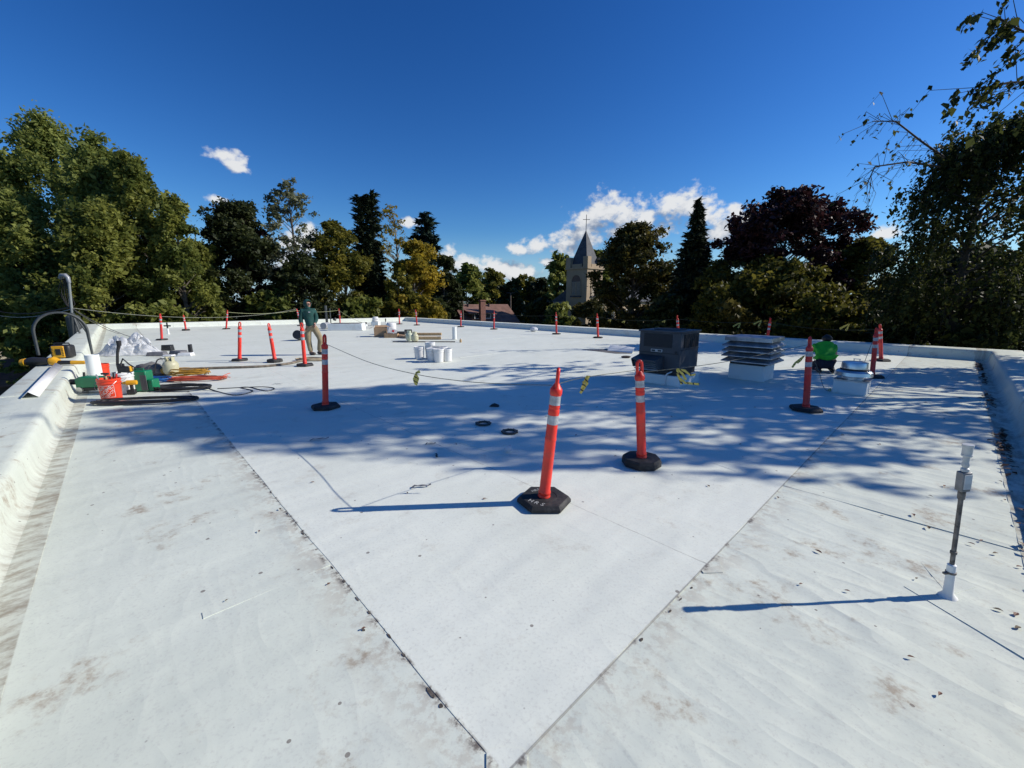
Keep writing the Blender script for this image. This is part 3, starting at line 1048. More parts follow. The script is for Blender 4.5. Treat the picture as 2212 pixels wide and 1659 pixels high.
for i, (px, py, Y, hw, lm, lab) in enumerate([
        (470, 625, 38, 60, L_DARK, 'dark shrub behind the wall left of the thin tree'),
        (590, 640, 38, 55, L_GREEN, 'green shrub behind the leaning orange posts'),
        (770, 650, 41, 50, L_GREEN, 'green shrub low in front of the twin topped spruce'),
        (942, 645, 50, 22, L_DARK, 'dark shrub at the far corner left of the house'),
        (930, 655, 43, 40, L_YELLOW, 'yellow shrub at the foot of the yellow maple'),
        (1168, 650, 62, 30, L_DARK, 'dark shrub right of the brown house'),
        (1205, 662, 52, 32, L_GREEN, 'green shrub in front of the church tower foot'),
        (1275, 655, 45, 42, L_RUST, 'brown green shrub below the tower on its right'),
        (1440, 640, 30, 55, L_DARK, 'dark shrub behind the grey rooftop unit'),
        (1600, 660, 23, 60, L_RUST, 'rusty shrub behind the louvred vent'),
        (1960, 690, 17.0, 75, L_DARK, 'dark shrub behind the two crossed orange posts'),
        (2120, 715, 15.2, 70, L_BIRCH, 'shrub leaning over the right roof corner'),
        (80, 640, 29, 60, L_OLIVE, 'olive shrub at the far left below the tall trees'),
        (330, 640, 29.5, 60, L_GREEN, 'green shrub behind the left end of the far wall')]):
    deciduous('shrub', lab, px, py, Y, hw, lm, 90 + i, 45, 230, 0.08 + Y * 0.0028, -4.6, 0.24, 'round', trunk_r=0.08, cat='shrub', group=SHR)
# ============================================================ BUILDINGS
M_STUCCO = mat('church_stucco', (0.36, 0.27, 0.17), 0.85, var=0.12, vscale=0.6, bump=0.3, bscale=5, dirt=((0.2, 0.18, 0.15), 0.4, 0.5))
M_SLATE = mat('slate', (0.055, 0.058, 0.065), 0.75, var=0.3, vscale=2.5, bump=0.6, bscale=6)
M_LOUVRE = mat('wood_louvre', (0.34, 0.28, 0.20), 0.7, var=0.2)
M_IRON = mat('dark_iron', (0.04, 0.04, 0.045), 0.5, 0.6)
M_BROWNROOF = mat('brown_shingle', (0.21, 0.115, 0.085), 0.85, var=0.22, vscale=1.6, bump=0.5, bscale=9)
M_BROWNWALL = mat('brown_siding', (0.14, 0.095, 0.07), 0.8, var=0.2)
M_BRICK = mat('red_brick', (0.24, 0.11, 0.08), 0.85, var=0.25, vscale=8)
M_TRIM = mat('white_trim', (0.72, 0.71, 0.68), 0.5)
M_GLASS = mat('window_glass', (0.03, 0.04, 0.05), 0.08, spec=0.8)
M_CREAM = mat('cream_siding', (0.55, 0.50, 0.38), 0.7, var=0.1)


def church():
    nc = G(0, 0, 0)
    near = Vector((place(1266.5, 58.0), 58.0, 0))
    s = 3.6
    u, v = uv_of(near)
    cen = UV(u + s / 2, v + s / 2, 0)
    root = empty('church', (cen.x, cen.y, GROUND), ROOF_ANGLE)
    tag(root, 'stucco church with battlemented tower, slate spire and cross among the trees', 'church')
    zt = AT(1269.5, 580, 58).z - GROUND        # cornice height
    zb = AT(1269.5, 553, 58).z - GROUND        # battlement top
    za = AT(1269, 498, 61).z - GROUND          # spire apex
    zc = AT(1269, 465, 61).z - GROUND
    h = s / 2
    MB().box((0, 0, zt / 2), (s, s, zt)).build('tower', M_STUCCO, root)
    MB().box((0, 0, zt + .12), (s + .3, s + .3, .24)).build('cornice', M_STUCCO, root)
    b0 = zt + .24
    for sx in (-1, 1):
        for sy in (-1, 1):
            MB().box((sx * (h - .3), sy * (h - .3), (b0 + zb) / 2), (.8, .8, zb - b0)).build('corner_merlon', M_STUCCO, root)
    for k, (dx, dy, a, b) in enumerate(((-h + .15, 0, .3, s - 1.9), (h - .15, 0, .3, s - 1.9), (0, -h + .15, s - 1.9, .3), (0, h - .15, s - 1.9, .3))):
        MB().box((dx, dy, b0 + .22), (a - .01, b - .01, .44)).build('parapet_wall', M_STUCCO, root)
    sp = MB()
    q = h - .22
    sp.add([(-q, -q, b0), (q, -q, b0), (q, q, b0), (-q, q, b0), (0, 0, za)], [(0, 1, 4), (1, 2, 4), (2, 3, 4), (3, 0, 4), (3, 2, 1, 0)])
    sp.build('spire', M_SLATE, root, sharp=10)
    cr = MB().box((0, 0, (za + zc) / 2 - .15), (.06, .06, zc - za + .3))
    w = (zc - za) * .24
    cr.box((0, 0, za + (zc - za) * .68), (w * 2, .05, .06), rot=-ROOF_ANGLE)
    cr.build('cross', M_IRON, root)
    # arched louvred openings on the two near faces (-X faces left, -Y faces right)
    z0, z1 = AT(1245, 637, 59).z - GROUND, AT(1245, 594, 59).z - GROUND
    wd = 0.78

    def opening(face):
        fr = MB()
        pts = []
        za_ = z1 - wd * 1.15
        pts = [(-wd, z0), (wd, z0), (wd, za_)]
        for i in range(1, 8):
            t = i / 8
            pts.append((wd * math.cos(math.pi / 2 * t) ** .9, za_ + (z1 - za_) * math.sin(math.pi / 2 * t)))
        for i in range(8, 0, -1):
            t = i / 8
            pts.append((-wd * (math.cos(math.pi / 2 * t) if i < 8 else 0) ** .9, za_ + (z1 - za_) * math.sin(math.pi / 2 * t)))
        pts.append((-wd, za_))

        def P(a, z, d):
            return (-h - d, -a, z) if face == 'x' else (a, -h - d, z)
        outer = [(a * 1.16, z0 - .1 if z <= z0 else z + (.16 if z > za_ else 0)) for a, z in pts]
        n = len(pts)
        vs = [P(a, z, .07) for a, z in outer] + [P(a, z, .07) for a, z in pts] + [P(a, z, 0.012) for a, z in pts] + [P(a, z, 0.0) for a, z in outer]
        fs = []
        for i in range(n):
            j = (i + 1) % n
            fs += [(i, j, n + j, n + i), (n + i, n + j, 2 * n + j, 2 * n + i), (3 * n + i, 3 * n + j, j, i)]
        win = MB().add(vs, fs).build('louvred_opening', M_STUCCO, root, sharp=30)
        MB().add([P(a, z, .014) for a, z in pts], [tuple(range(n))]).build('backing', M_BROWNWALL, win)
        k = 13
        for i in range(k):
            zz = z0 + (za_ - z0) * (i + .5) / k
            for sgn in (-1, 1):
                a = sgn * wd * .5
                cpt = P(a, zz, .045)
                size = (.05, wd * .86, .11) if face == 'x' else (wd * .86, .05, .11)
                Mx = Matrix.Rotation(R(28 if face == 'x' else 0), 3, 'Y') if face == 'x' else Matrix.Rotation(R(-28), 3, 'X')
                MB().box(cpt, size, M=Mx).build('slat', M_LOUVRE, win)
        cpt = P(0, (z0 + za_) / 2, .06)
        MB().box(cpt, (.09, .1, za_ - z0) if face == 'x' else (.1, .09, za_ - z0)).build('mullion', M_STUCCO, win)
        MB().box(P(0, z0 - .2, .1), (.25, wd * 2.3, .2) if face == 'x' else (wd * 2.3, .25, .2)).build('sill', M_SLATE, win)
    opening('x')
    opening('y')
    # nave running back to the right
    nl, nw, nh = 15.0, 9.0, zt * .60
    na = MB()
    x0, x1, y0, y1 = h, h + nl, -h + 0.2, -h + 0.2 + nw
    na.box(((x0 + x1) / 2, (y0 + y1) / 2, nh / 2), (nl, nw, nh))
    na.build('nave', M_STUCCO, root)
    rf = MB()
    ym = (y0 + y1) / 2
    rf.add([(x0, y0 - .4, nh), (x1 + .4, y0 - .4, nh), (x1 + .4, y1 + .4, nh), (x0, y1 + .4, nh), (x0, ym, nh + 3.0), (x1 + .4, ym, nh + 3.0)],
           [(0, 1, 5, 4), (2, 3, 4, 5), (0, 4, 3), (1, 2, 5), (3, 2, 1, 0)])
    rf.build('nave_roof', M_SLATE, root, sharp=10)
    for i in range(3):
        x = x0 + 3 + i * 4.3
        wn = MB().box((x, y0 - .02, nh * .62), (1.3, .10, nh * .4)).build('nave_window', M_TRIM, root)
        MB().box((x, y0 - .06, nh * .62), (1.1, .08, nh * .37)).build('pane', M_GLASS, wn)


church()


def brown_house():
    ang = R(31)
    p = AT(980, 657.7, 60)
    root = empty('brown_house', (p.x, p.y, GROUND), ang)
    tag(root, 'house with brown shingle roof, dormer and brick chimney beyond the far wall', 'house')
    rz = p.z - GROUND
    ez = rz - 2.55
    L, hw = 8.9, 3.6
    t = .16
    rf = MB()
    for sg in (-1, 1):
        rf.add([(0, 0, rz), (L, 0, rz), (L, sg * hw, ez), (0, sg * hw, ez), (0, 0, rz - t), (L, 0, rz - t), (L, sg * hw, ez - t), (0, sg * hw, ez - t)],
               [(0, 1, 2, 3), (4, 7, 6, 5), (3, 2, 6, 7), (0, 3, 7, 4), (1, 5, 6, 2)])
    roofo = rf.build('roof', M_BROWNROOF, root, sharp=10)
    k = 15                                     # shingle courses on the visible slope
    for i in range(k):
        f0 = i / k
        y, z = -hw * f0, rz - 2.55 * f0
        y2, z2 = -hw * (i + 1.05) / k, rz - 2.55 * (i + 1.05) / k
        nx = Vector((0, -2.55, hw)).normalized()
        a, b = nx * .006, nx * .045
        MB().add([(.0, y + a.y, z + a.z), (L, y + a.y, z + a.z), (L, y2 + b.y, z2 + b.z), (.0, y2 + b.y, z2 + b.z),
                  (L, y2 + a.y * .2, z2), (0, y2 + a.y * .2, z2)], [(0, 1, 2, 3), (3, 2, 4, 5)]).build('shingle_course', M_BROWNROOF, roofo, sharp=10)
    wl = MB()
    wl.box((L / 2 + .1, 0, ez / 2), (L - 1.1, hw * 2 - 1.0, ez))
    wl.add([(.65, -hw + .5, ez), (.65, hw - .5, ez), (.65, 0, rz - .45)], [(0, 2, 1)])
    wl.build('wall', M_BROWNWALL, root, sharp=10)
    # dormer on the near slope
    dx, dw = 3.1, 2.0
    yb = -hw * .80
    zb_, zt_ = rz - 2.55 * .80, rz - 2.55 * .34
    d = MB().box((dx, yb / 2 - .55, (zb_ + zt_) / 2 - .12), (dw * 1.6, -yb * .55, zt_ - zb_))
    dorm = d.build('dormer', M_BROWNWALL, root)
    dr = MB()
    dr.add([(dx - dw * 1.15, -hw * .25, zt_ + .40), (dx + dw * 1.15, -hw * .25, zt_ + .40), (dx + dw * 1.15, yb - .45, zt_ - .25), (dx - dw * 1.15, yb - .45, zt_ - .25),
            (dx - dw * 1.15, -hw * .25, zt_ + .28), (dx + dw * 1.15, -hw * .25, zt_ + .28), (dx + dw * 1.15, yb - .45, zt_ - .37), (dx - dw * 1.15, yb - .45, zt_ - .37)],
           [(0, 1, 2, 3), (7, 6, 5, 4), (3, 2, 6, 7), (0, 3, 7, 4), (1, 5, 6, 2)])
    dr.build('dormer_roof', M_BROWNROOF, dorm, sharp=10)
    for sx in (-1, 1):
        w_ = MB().box((dx + sx * .85, yb + .02 - .1, zb_ + .45), (.9, .12, .75)).build('window', M_TRIM, dorm)
        MB().box((dx + sx * .85, yb - .06 - .06, zb_ + .45), (.72, .06, .58)).build('pane', M_GLASS, w_)
    ch = MB().box((2.55, -hw - .32, (rz + .55) / 2), (.75, .6, rz + .55)).box((2.55, -hw - .32, rz + .55), (.9, .75, .18))
    ch.build('chimney', M_BRICK, root)
    for x in (2.0, 5.4):
        MB().lathe([(.13, -.1), (.13, .28), (.2, .3), (.2, .36), (0, .4)], 10, (x, -hw * .12, rz - 2.55 * .12)).build('roof_vent', M_IRON, root)


brown_house()


def side_house(name, label, px, py, Y, L, W, hgt, rot, mw, mr):
    p = AT(px, py, Y)
    rz = p.z - GROUND
    root = empty(name, (p.x, p.y, GROUND), rot)
    tag(root, label, 'house')
    ez = rz - hgt
    MB().box((0, 0, ez / 2), (L, W, ez)).add([(-L / 2, -W / 2, ez), (-L / 2, W / 2, ez), (-L / 2, 0, rz - .1), (L / 2, -W / 2, ez), (L / 2, W / 2, ez), (L / 2, 0, rz - .1)],
                                             [(0, 2, 1), (3, 4, 5)]).build('wall', mw, root, sharp=10)
    rf = MB()
    for sg in (-1, 1):
        rf.add([(-L / 2 - .4, 0, rz), (L / 2 + .4, 0, rz), (L / 2 + .4, sg * (W / 2 + .5), ez - .3), (-L / 2 - .4, sg * (W / 2 + .5), ez - .3),
                (-L / 2 - .4, 0, rz - .15), (L / 2 + .4, 0, rz - .15), (L / 2 + .4, sg * (W / 2 + .5), ez - .45), (-L / 2 - .4, sg * (W / 2 + .5), ez - .45)],
               [(0, 1, 2, 3), (4, 7, 6, 5), (3, 2, 6, 7), (0, 3, 7, 4), (1, 5, 6, 2)])
    rf.build('roof', mr, root, sharp=10)
    for i in (-1, 1):
        w_ = MB().box((i * L * .25, -W / 2 - .03, ez * .55), (1.3, .12, 1.5)).build('window', M_TRIM, root)
        MB().box((i * L * .25, -W / 2 - .08, ez * .55), (1.1, .08, 1.3)).build('pane', M_GLASS, w_)


M_GREYROOF = mat('grey_shingle', (0.13, 0.125, 0.12), 0.85, var=0.25, vscale=2)
side_house('cream_house', 'cream house with grey roof half hidden below the left trees', 28, 688, 46, 8, 7, 2.2, R(40), M_CREAM, M_GREYROOF)
side_house('brown_shed', 'low brown shed below the left parapet', 20, 775, 30, 7, 5, 1.2, R(45), M_BROWNWALL, M_BROWNROOF)

# utility poles
M_WOODPOLE = mat('pole_wood', (0.13, 0.10, 0.075), 0.9, var=0.3)
for px, py, Y, lab in ((999, 648, 57, 'wooden utility pole in front of the brown house gable'), (1103, 632, 75, 'street light pole right of the brown house'),):
    p = AT(px, py, Y)
    ro = empty('utility_pole', (p.x, p.y, GROUND))
    tag(ro, lab, 'pole')
    H = p.z - GROUND
    MB().tube([(0, 0, 0), (0, 0, H)], [.16, .11], 8).build('post', M_WOODPOLE, ro)
    if px == 1103:
        MB().box((0, 0, H - .05), (1.5, .3, .1)).build('lamp_head', M_IRON, ro)
    else:
        MB().box((0, -.14, H - .5), (.12, .12, .5)).build('bracket', M_IRON, ro)

# ============================================================ ROOF EQUIPMENT
M_UNIT = mat('grey_unit_paint', (0.062, 0.062, 0.066), 0.55, var=0.12, vscale=2, dirt=((0.18, 0.175, 0.165), 0.35, 3.0))
M_UNITDK = mat('dark_coil', (0.02, 0.02, 0.022), 0.6)
M_GALV = mat('galvanised_steel', (0.50, 0.51, 0.52), 0.38, 0.85, var=0.15, vscale=5, bump=0.08, bscale=14)
M_GALVD = mat('dull_galvanised_steel', (0.42, 0.43, 0.45), 0.42, 0.75, var=0.25, vscale=6, bump=0.15, bscale=9, dirt=((.2, .2, .2), .4, 5.0))
M_ALU = mat('spun_aluminium', (0.62, 0.63, 0.64), 0.3, 0.95, var=0.1, vscale=7)
M_BLACK = mat('black_rubber', (0.018, 0.018, 0.019), 0.75, var=0.3, vscale=14, bump=0.3, bscale=60, dirt=((0.10, 0.095, 0.085), 0.5, 9.0))
M_WHITEP = mat('white_plastic', (0.74, 0.74, 0.72), 0.4, var=0.05)
M_LABEL = mat('white_label', (0.62, 0.62, 0.60), 0.5)


def hvac():
    u0, v0 = 3.72, 8.18
    wu, wv = 0.92, 0.86
    cen = UV(u0 + wu / 2, v0 + wv / 2)
    root = empty('rooftop_unit', (cen.x, cen.y, 0), ROOF_ANGLE)      # local X along v, local Y along u
    tag(root, 'grey rooftop air conditioning unit with a louvred intake hood', 'air conditioner')
    a, b = wv / 2, wu / 2
    MB().box((0, 0, .10), (wv + .10, wu + .10, .21)).build('curb', M_WHITE, root, bevel=.01)
    MB().box((0, 0, .27), (wv - .06, wu - .06, .135)).build('base_rail', M_UNITDK, root)
    body = MB().box((0, 0, .71), (wv, wu, .76)).build('cabinet', M_UNIT, root, bevel=.012)
    MB().box((0, 0, 1.105), (wv + .05, wu + .05, .035)).build('top_panel', M_UNIT, root, bevel=.006)
    MB().lathe([(.30, 1.118), (.33, 1.120), (.33, 1.14), (.30, 1.142), (.28, 1.13), (.0, 1.126)], 28).build('fan_ring', M_UNITDK, root)
    # left face (-X): coil opening with wires, badge, hood
    fr = MB().box((-a - .004, .04, .915), (.012, wu * .68, .28)).build('coil_opening', M_UNITDK, root)
    for i in range(9):
        MB().box((-a - .014, .04, .79 + i * .031), (.006, wu * .68, .004)).build('grille_wire', M_IRON, fr)
    fr2 = MB().box((.02, -b - .004, .915), (wv * .74, .012, .28)).build('coil_opening', M_UNITDK, root)
    for i in range(9):
        MB().box((.02, -b - .014, .79 + i * .031), (wv * .74, .006, .004)).build('grille_wire', M_IRON, fr2)
    for i in range(8):
        MB().box((.02 - wv * .35 + i * wv * .1, -b - .018, .915), (.004, .006, .28)).build('grille_wire', M_IRON, fr2)
    bd = MB().box((-a - .007, .05, .70), (.014, .25, .055)).build('badge', M_LABEL, root)
    for s in (-1, 1):
        MB().box((-a - .016, .05 + s * .07, .70), (.006, .08, .034)).build('badge_panel', M_UNITDK, bd)
    MB().box((-a - .016, .05, .70), (.006, .03, .034)).build('badge_emblem', M_GALV, bd)
    MB().lathe([(.026, 0), (.026, .01), (0, .012)], 14, (-a, -b + .09, .69), Matrix.Rotation(R(-90), 3, 'Y')).build('knockout', M_UNITDK, root)
    # panel seam
    MB().box((-a - .003, .02, .655), (.008, wu - .02, .012)).build('seam', M_UNITDK, root)
    MB().box((0, -b - .003, .74), (wv - .02, .008, .012)).build('seam', M_UNITDK, root)
    # hood sticking out of the -X face
    h0, h1 = -.12, .44
    d = .34
    z0, z1 = .30, .60
    hd = MB()
    xo = -a - .004
    hd.add([(xo, h0, z1), (xo - d, h0, z1 - .07), (xo - d, h1, z1 - .07), (xo, h1, z1),
            (xo, h0, z1 - .02), (xo - d, h0, z1 - .09), (xo - d, h1, z1 - .09), (xo, h1, z1 - .02)],
           [(0, 1, 2, 3), (7, 6, 5, 4), (0, 4, 5, 1), (1, 5, 6, 2), (2, 6, 7, 3)])
    for y in (h0, h1):
        y2 = y + (.012 if y == h0 else -.012)
        vs = [(xo, y, z1 - .02), (xo - d, y, z1 - .09), (xo - d * .75, y, z0 + .05), (xo, y, z0),
              (xo, y2, z1 - .02), (xo - d, y2, z1 - .09), (xo - d * .75, y2, z0 + .05), (xo, y2, z0)]
        hd.add(vs, [(0, 1, 2, 3), (7, 6, 5, 4), (0, 4, 5, 1), (1, 5, 6, 2), (2, 6, 7, 3), (3, 7, 4, 0)])
    hood = hd.build('intake_hood', M_UNIT, root, sharp=15)
    for i in range(5):
        MB().box((xo - d * .72 + .01 * i, (h0 + h1) / 2, z1 - .12 - i * .042), (.055, h1 - h0 - .03, .006), M=Matrix.Rotation(R(35), 3, 'Y')).build('louvre', M_GALV, hood)
    MB().box((xo - .012, (h0 + h1) / 2, (z0 + z1) / 2 - .02), (.02, h1 - h0 - .03, z1 - z0 - .06)).build('filter', M_UNITDK, hood)
    # conduit elbow at the foot
    MB().tube([(-a - .08, -.22, .0), (-a - .08, -.22, .2), (-a - .08, -.26, .25), (-a - .02, -.3, .28), (-a + .06, -.3, .28)], .014, 8).build('conduit', M_WHITEP, root)


hvac()


def louvre_vent():
    u0, v0 = 2.66, 9.95
    w = 0.72
    cen = UV(u0 + w / 2, v0 + w / 2)
    root = empty('louvred_vent', (cen.x, cen.y, 0), ROOF_ANGLE)
    tag(root, 'square galvanised roof vent with stacked louvre blades on a white curb', 'vent')
    MB().box((0, 0, .17), (w, w, .345)).build('curb', M_WHITE, root, bevel=.012)
    MB().box((0, 0, .375), (w - .02, w - .02, .07)).build('collar', M_UNITDK, root)
    MB().box((0, 0, .62), (w - .08, w - .08, .44)).build('core', M_UNITDK, root)
    zz = [.40, .515, .63, .745]
    for z in zz:
        mb = MB()
        r0, r1 = .50, .385
        lo = [(-r0, -r0, z), (r0, -r0, z), (r0, r0, z), (-r0, r0, z)]
        md = [(-r0, -r0, z + .022), (r0, -r0, z + .022), (r0, r0, z + .022), (-r0, r0, z + .022)]
        hi = [(-r1, -r1, z + .105), (r1, -r1, z + .105), (r1, r1, z + .105), (-r1, r1, z + .105)]
        li = [(x * .97, y * .97, zq) for x, y, zq in lo]
        hin = [(x * .97, y * .97, zq - .012) for x, y, zq in hi]
        vs = lo + md + hi + li + hin
        fs = []
        for i in range(4):
            j = (i + 1) % 4
            fs += [(i, j, 4 + j, 4 + i), (4 + i, 4 + j, 8 + j, 8 + i), (j, i, 12 + i, 12 + j), (12 + j, 12 + i, 16 + i, 16 + j), (8 + i, 8 + j, 16 + j, 16 + i)]
        mb.add(vs, fs).build('louvre_blade', M_GALVD, root, sharp=15)
    cap = MB().box((0, 0, .905), (.93, .93, .085)).add([(-.465, -.465, .948), (.465, -.465, .948), (.465, .465, .948), (-.465, .465, .948), (0, 0, .975)],
                                                      [(0, 1, 4), (1, 2, 4), (2, 3, 4), (3, 0, 4)])
    cap.build('cap', M_GALVD, root, sharp=10)


louvre_vent()


def mushroom_fan():
    cen = UV(.95 + .24, 9.85 + .24)
    root = empty('exhaust_fan', (cen.x, cen.y, 0), ROOF_ANGLE)
    tag(root, 'round spun aluminium exhaust fan on a low white curb', 'exhaust fan')
    MB().box((0, 0, .12), (.50, .50, .245)).build('curb', M_WHITE, root, bevel=.01)
    MB().box((0, 0, .252), (.53, .53, .018)).build('curb_cap', M_GALV, root)
    MB().lathe([(.17, .26), (.17, .33), (.20, .345)], 32).build('neck', M_ALU, root)
    MB().lathe([(.19, .335), (.285, .325), (.295, .335), (.285, .40), (.25, .435), (.20, .44)], 36).build('windband', M_ALU, root)
    MB().lathe([(.21, .437), (.215, .445), (.215, .458), (.205, .466)], 32).build('band', M_UNITDK, root)
    MB().lathe([(.205, .462), (.20, .575), (.195, .585), (.16, .592), (0, .60)], 32).build('motor_cover', M_ALU, root)
    MB().box((.11, -.05, .605), (.012, .012, .05)).box((.13, .04, .605), (.012, .012, .05)).box((.12, -.005, .632), (.014, .11, .012)).build('latch', M_GALV, root)


mushroom_fan()


def vent_pipe():
    b = G(2047, 1287)
    t = AT(2092, 960, b.y)
    root = empty('conduit_stub', (b.x, b.y, 0))
    tag(root, 'weathered conduit standing in a white boot with a junction box and white fitting on top', 'pipe')
    d = Vector((t.x - b.x, 0, t.z))
    L = d.length
    M3 = Vector((0, 0, 1)).rotation_difference(d).to_matrix()
    m_rust = mat('weathered_pipe', (0.16, 0.145, 0.13), 0.6, 0.4, var=0.5, vscale=30)
    m_pvc = mat('grey_pvc', (0.56, 0.57, 0.55), 0.5, var=0.12, vscale=20)

    def la(name, prof, m):
        return MB().lathe([(r, z * L / .94) for r, z in prof], 16, (0, 0, 0), M3).build(name, m, root)
    la('boot', [(.045, -.004), (.032, .010), (.0235, .025), (.0215, .10), (.0205, .205), (.014, .21), (.0, .212)], M_WHITE)
    la('clamp', [(.0215, .150), (.0245, .151), (.0245, .162), (.0215, .163)], m_rust)
    MB().box(M3 @ Vector((-.028, 0, .156)), (.03, .014, .012), M=M3).build('clamp_screw', m_rust, root)
    la('pipe', [(.0112, .20), (.0112, .655)], m_rust)
    la('coupling', [(.0112, .275), (.0155, .277), (.0155, .292), (.0112, .294)], m_rust)
    la('nipple', [(.016, .62), (.017, .64), (.017, .665)], m_rust)
    MB().box(M3 @ Vector((0, 0, .725 * L / .94)), (.050, .042, .115), M=M3).build('junction_box', mat('junction_box_grey', (.22, .22, .22), .5, .3, var=.2, vscale=20), root, bevel=.005)
    MB().box(M3 @ Vector((0, -.023, .728 * L / .94)), (.038, .006, .085), M=M3).build('box_cover', m_pvc, root)
    la('neck', [(.012, .78), (.018, .785), (.018, .80), (.011, .805), (.016, .815), (.018, .825), (.013, .84), (.013, .85)], m_pvc)
    la('fitting', [(.015, .845), (.015, .868), (.0235, .874), (.0235, .882), (.022, .884), (.022, .925), (.024, .928), (.024, .94), (.0, .941)], m_pvc)


vent_pipe()

# ---- hooped twin conduit over the left parapet and the service mast
M_CONDUIT = mat('grey_conduit', (0.055, 0.062, 0.062), 0.5, 0.0, var=0.2, vscale=8)


def hoop():
    bR = G(179, 782, .05)
    u, v = uv_of(bR)
    v = -0.66
    root = empty('hooped_conduit', UV(u, v, 0), ROOF_ANGLE)
    tag(root, 'grey twin conduit bent in a hoop over the left parapet', 'conduit')
    w = 1.0
    zt = 1.42
    for k, off in enumerate((0, .09)):
        path = [(0, off, -.005)]
        for i in range(21):
            th = math.pi * i / 20
            path.append((-w / 2 - off * .3 + (w / 2) * math.cos(th), off, zt - .52 + .52 * math.sin(th)))
        path.append((-w - off * .3, off, .33))
        path.append((-w - off * .3 - .0, off, .31))
        MB().tube(path, .027 if k == 0 else .024, 12).build('conduit', M_CONDUIT, root)
    MB().lathe([(.085, -.004), (.07, .02), (.05, .09), (.042, .18), (.0, .182)], 16).build('boot', M_WHITE, root)


hoop()


def mast():
    b = UV(24.0, -1.60, 0)
    pb = AT(176, 700, b.y)
    u = 24.0
    # find the u where the parapet's outer edge shows at x = 176
    for k in range(400):
        u = 10 + k * .06
        p = UV(u, -1.62, 0)
        if (p.x / p.y) * FPX * 1.02 <= (178 - CX):
            break
    best = min((abs(CX + FPX * UV(q * .1, -1.62).x / (UV(q * .1, -1.62).y * 1.02) - 176), q * .1) for q in range(60, 340))
    u = best[1]
    p = UV(u, -1.62, 0)
    Y = p.y
    top = AT(148, 602, Y)
    root = empty('service_mast', (p.x, p.y, 0), 0)
    tag(root, 'grey service mast with a weatherhead and braces rising behind the left parapet', 'mast')
    d = top - Vector((p.x, p.y, 0))
    k = Y / 22.0

    def T(t, dx=0, dy=0):
        return Vector((d.x * t + dx, dy, -1.0 + (d.z + 1.0) * t))
    MB().tube([T(-.3), T(.6)], .10 * k, 12).build('mast_pipe', M_CONDUIT, root)
    MB().tube([T(.6), T(.985)], .06 * k, 12).build('upper_pipe', mat('pale_pipe', (.20, .22, .22), .5, .0), root)
    hd = MB()
    e = T(.98)
    hd.tube([e + Vector((.0, 0, -.1)), e + Vector((-.02, 0, .12)), e + Vector((-.10, 0, .20)), e + Vector((-.26, 0, .20)), e + Vector((-.36, 0, .08))],
            [.08 * k, .10 * k, .12 * k, .12 * k, .09 * k], 12)
    hd.build('weatherhead', mat('weatherhead_metal', (.25, .26, .27), .4, .3), root)
    for s in range(6):
        a = e + Vector((-.30 + .03 * s, 0, .08))
        MB().tube([a, a + Vector((-.25 + .04 * s, 0.05 * s, -.5 - .12 * s)), a + Vector((-.1, .05, -1.1 - .05 * s)), T(.66) + Vector((-.12, 0, 0))], .014, 6).build('wire', M_BLACK, root)
    MB().tube([T(.62), T(.0, .75 * k)], .045 * k, 8).build('brace', M_CONDUIT, root)
    MB().tube([T(.62), T(.0, 1.05 * k, .5)], .04 * k, 8).build('brace', M_CONDUIT, root)
    qu = min((abs(CX + FPX * UV(t_ * .1, -1.8).x / (UV(t_ * .1, -1.8).y * 1.02) - 187), t_ * .1) for t_ in range(60, 340))[1]
    cp = UV(qu, -1.8, 0) - Vector((p.x, p.y, 0))
    MB().lathe([(.3, -2.5), (.3, .85), (.22, .95), (0, .97)], 14, cp).build('canister', M_CONDUIT, root)
    wp = [Vector((p.x, p.y, 0)) + T(.64)]
    return Vector((p.x, p.y, 0)) + T(.66), Vector((p.x, p.y, 0)) + e


MAST, MHEAD = mast()


def catenary(a, b, sag, n=16):
    a, b = Vector(a), Vector(b)
    return [a.lerp(b, i / n) - Vector((0, 0, sag * 4 * (i / n) * (1 - i / n))) for i in range(n + 1)]


M_CABLE = mat('black_cable', (0.02, 0.02, 0.02), 0.6)
M_CABLEL = mat('bright_cable', (0.55, 0.56, 0.57), 0.35, 0.5)
for k, (px, py, r, m, lab) in enumerate(((-40, 662, .032, M_CABLE, 'thick black service cable running left from the mast'),
                                         (-40, 672, .016, M_CABLEL, 'bright bare cable below the black service cable'))):
    tag(MB().tube(catenary(MAST + Vector((0, 0, .05 - .1 * k)), AT(px, py, 30), .4), r, 6).build('service_cable', m), lab, 'cable')
# membrane offcut folded on the parapet
fl = MB()
a0, a1 = G(52, 861, .31), G(128, 792, .31)
uu0, vv0 = uv_of(a0)
uu1, vv1 = uv_of(a1)
fl.add([UV(uu0, -1.20, .308), UV(uu1, -1.20, .308), UV(uu1, -1.12, .40), UV(uu0, -1.12, .40), UV(uu1, -1.02, .312), UV(uu0, -1.02, .312),
        UV(uu0, -1.20, .304 + .0028), UV(uu1, -1.20, .304 + .0028)], [(0, 1, 2, 3), (3, 2, 4, 5)])
fo = fl.build('metal_flashing', M_WHITEP, sharp=10)
sm = fo.modifiers.new('thickness', 'SOLIDIFY')
sm.thickness = .004
sm.offset = 1
tag(fo, 'white angled flashing strip lying along the left parapet top', 'flashing')
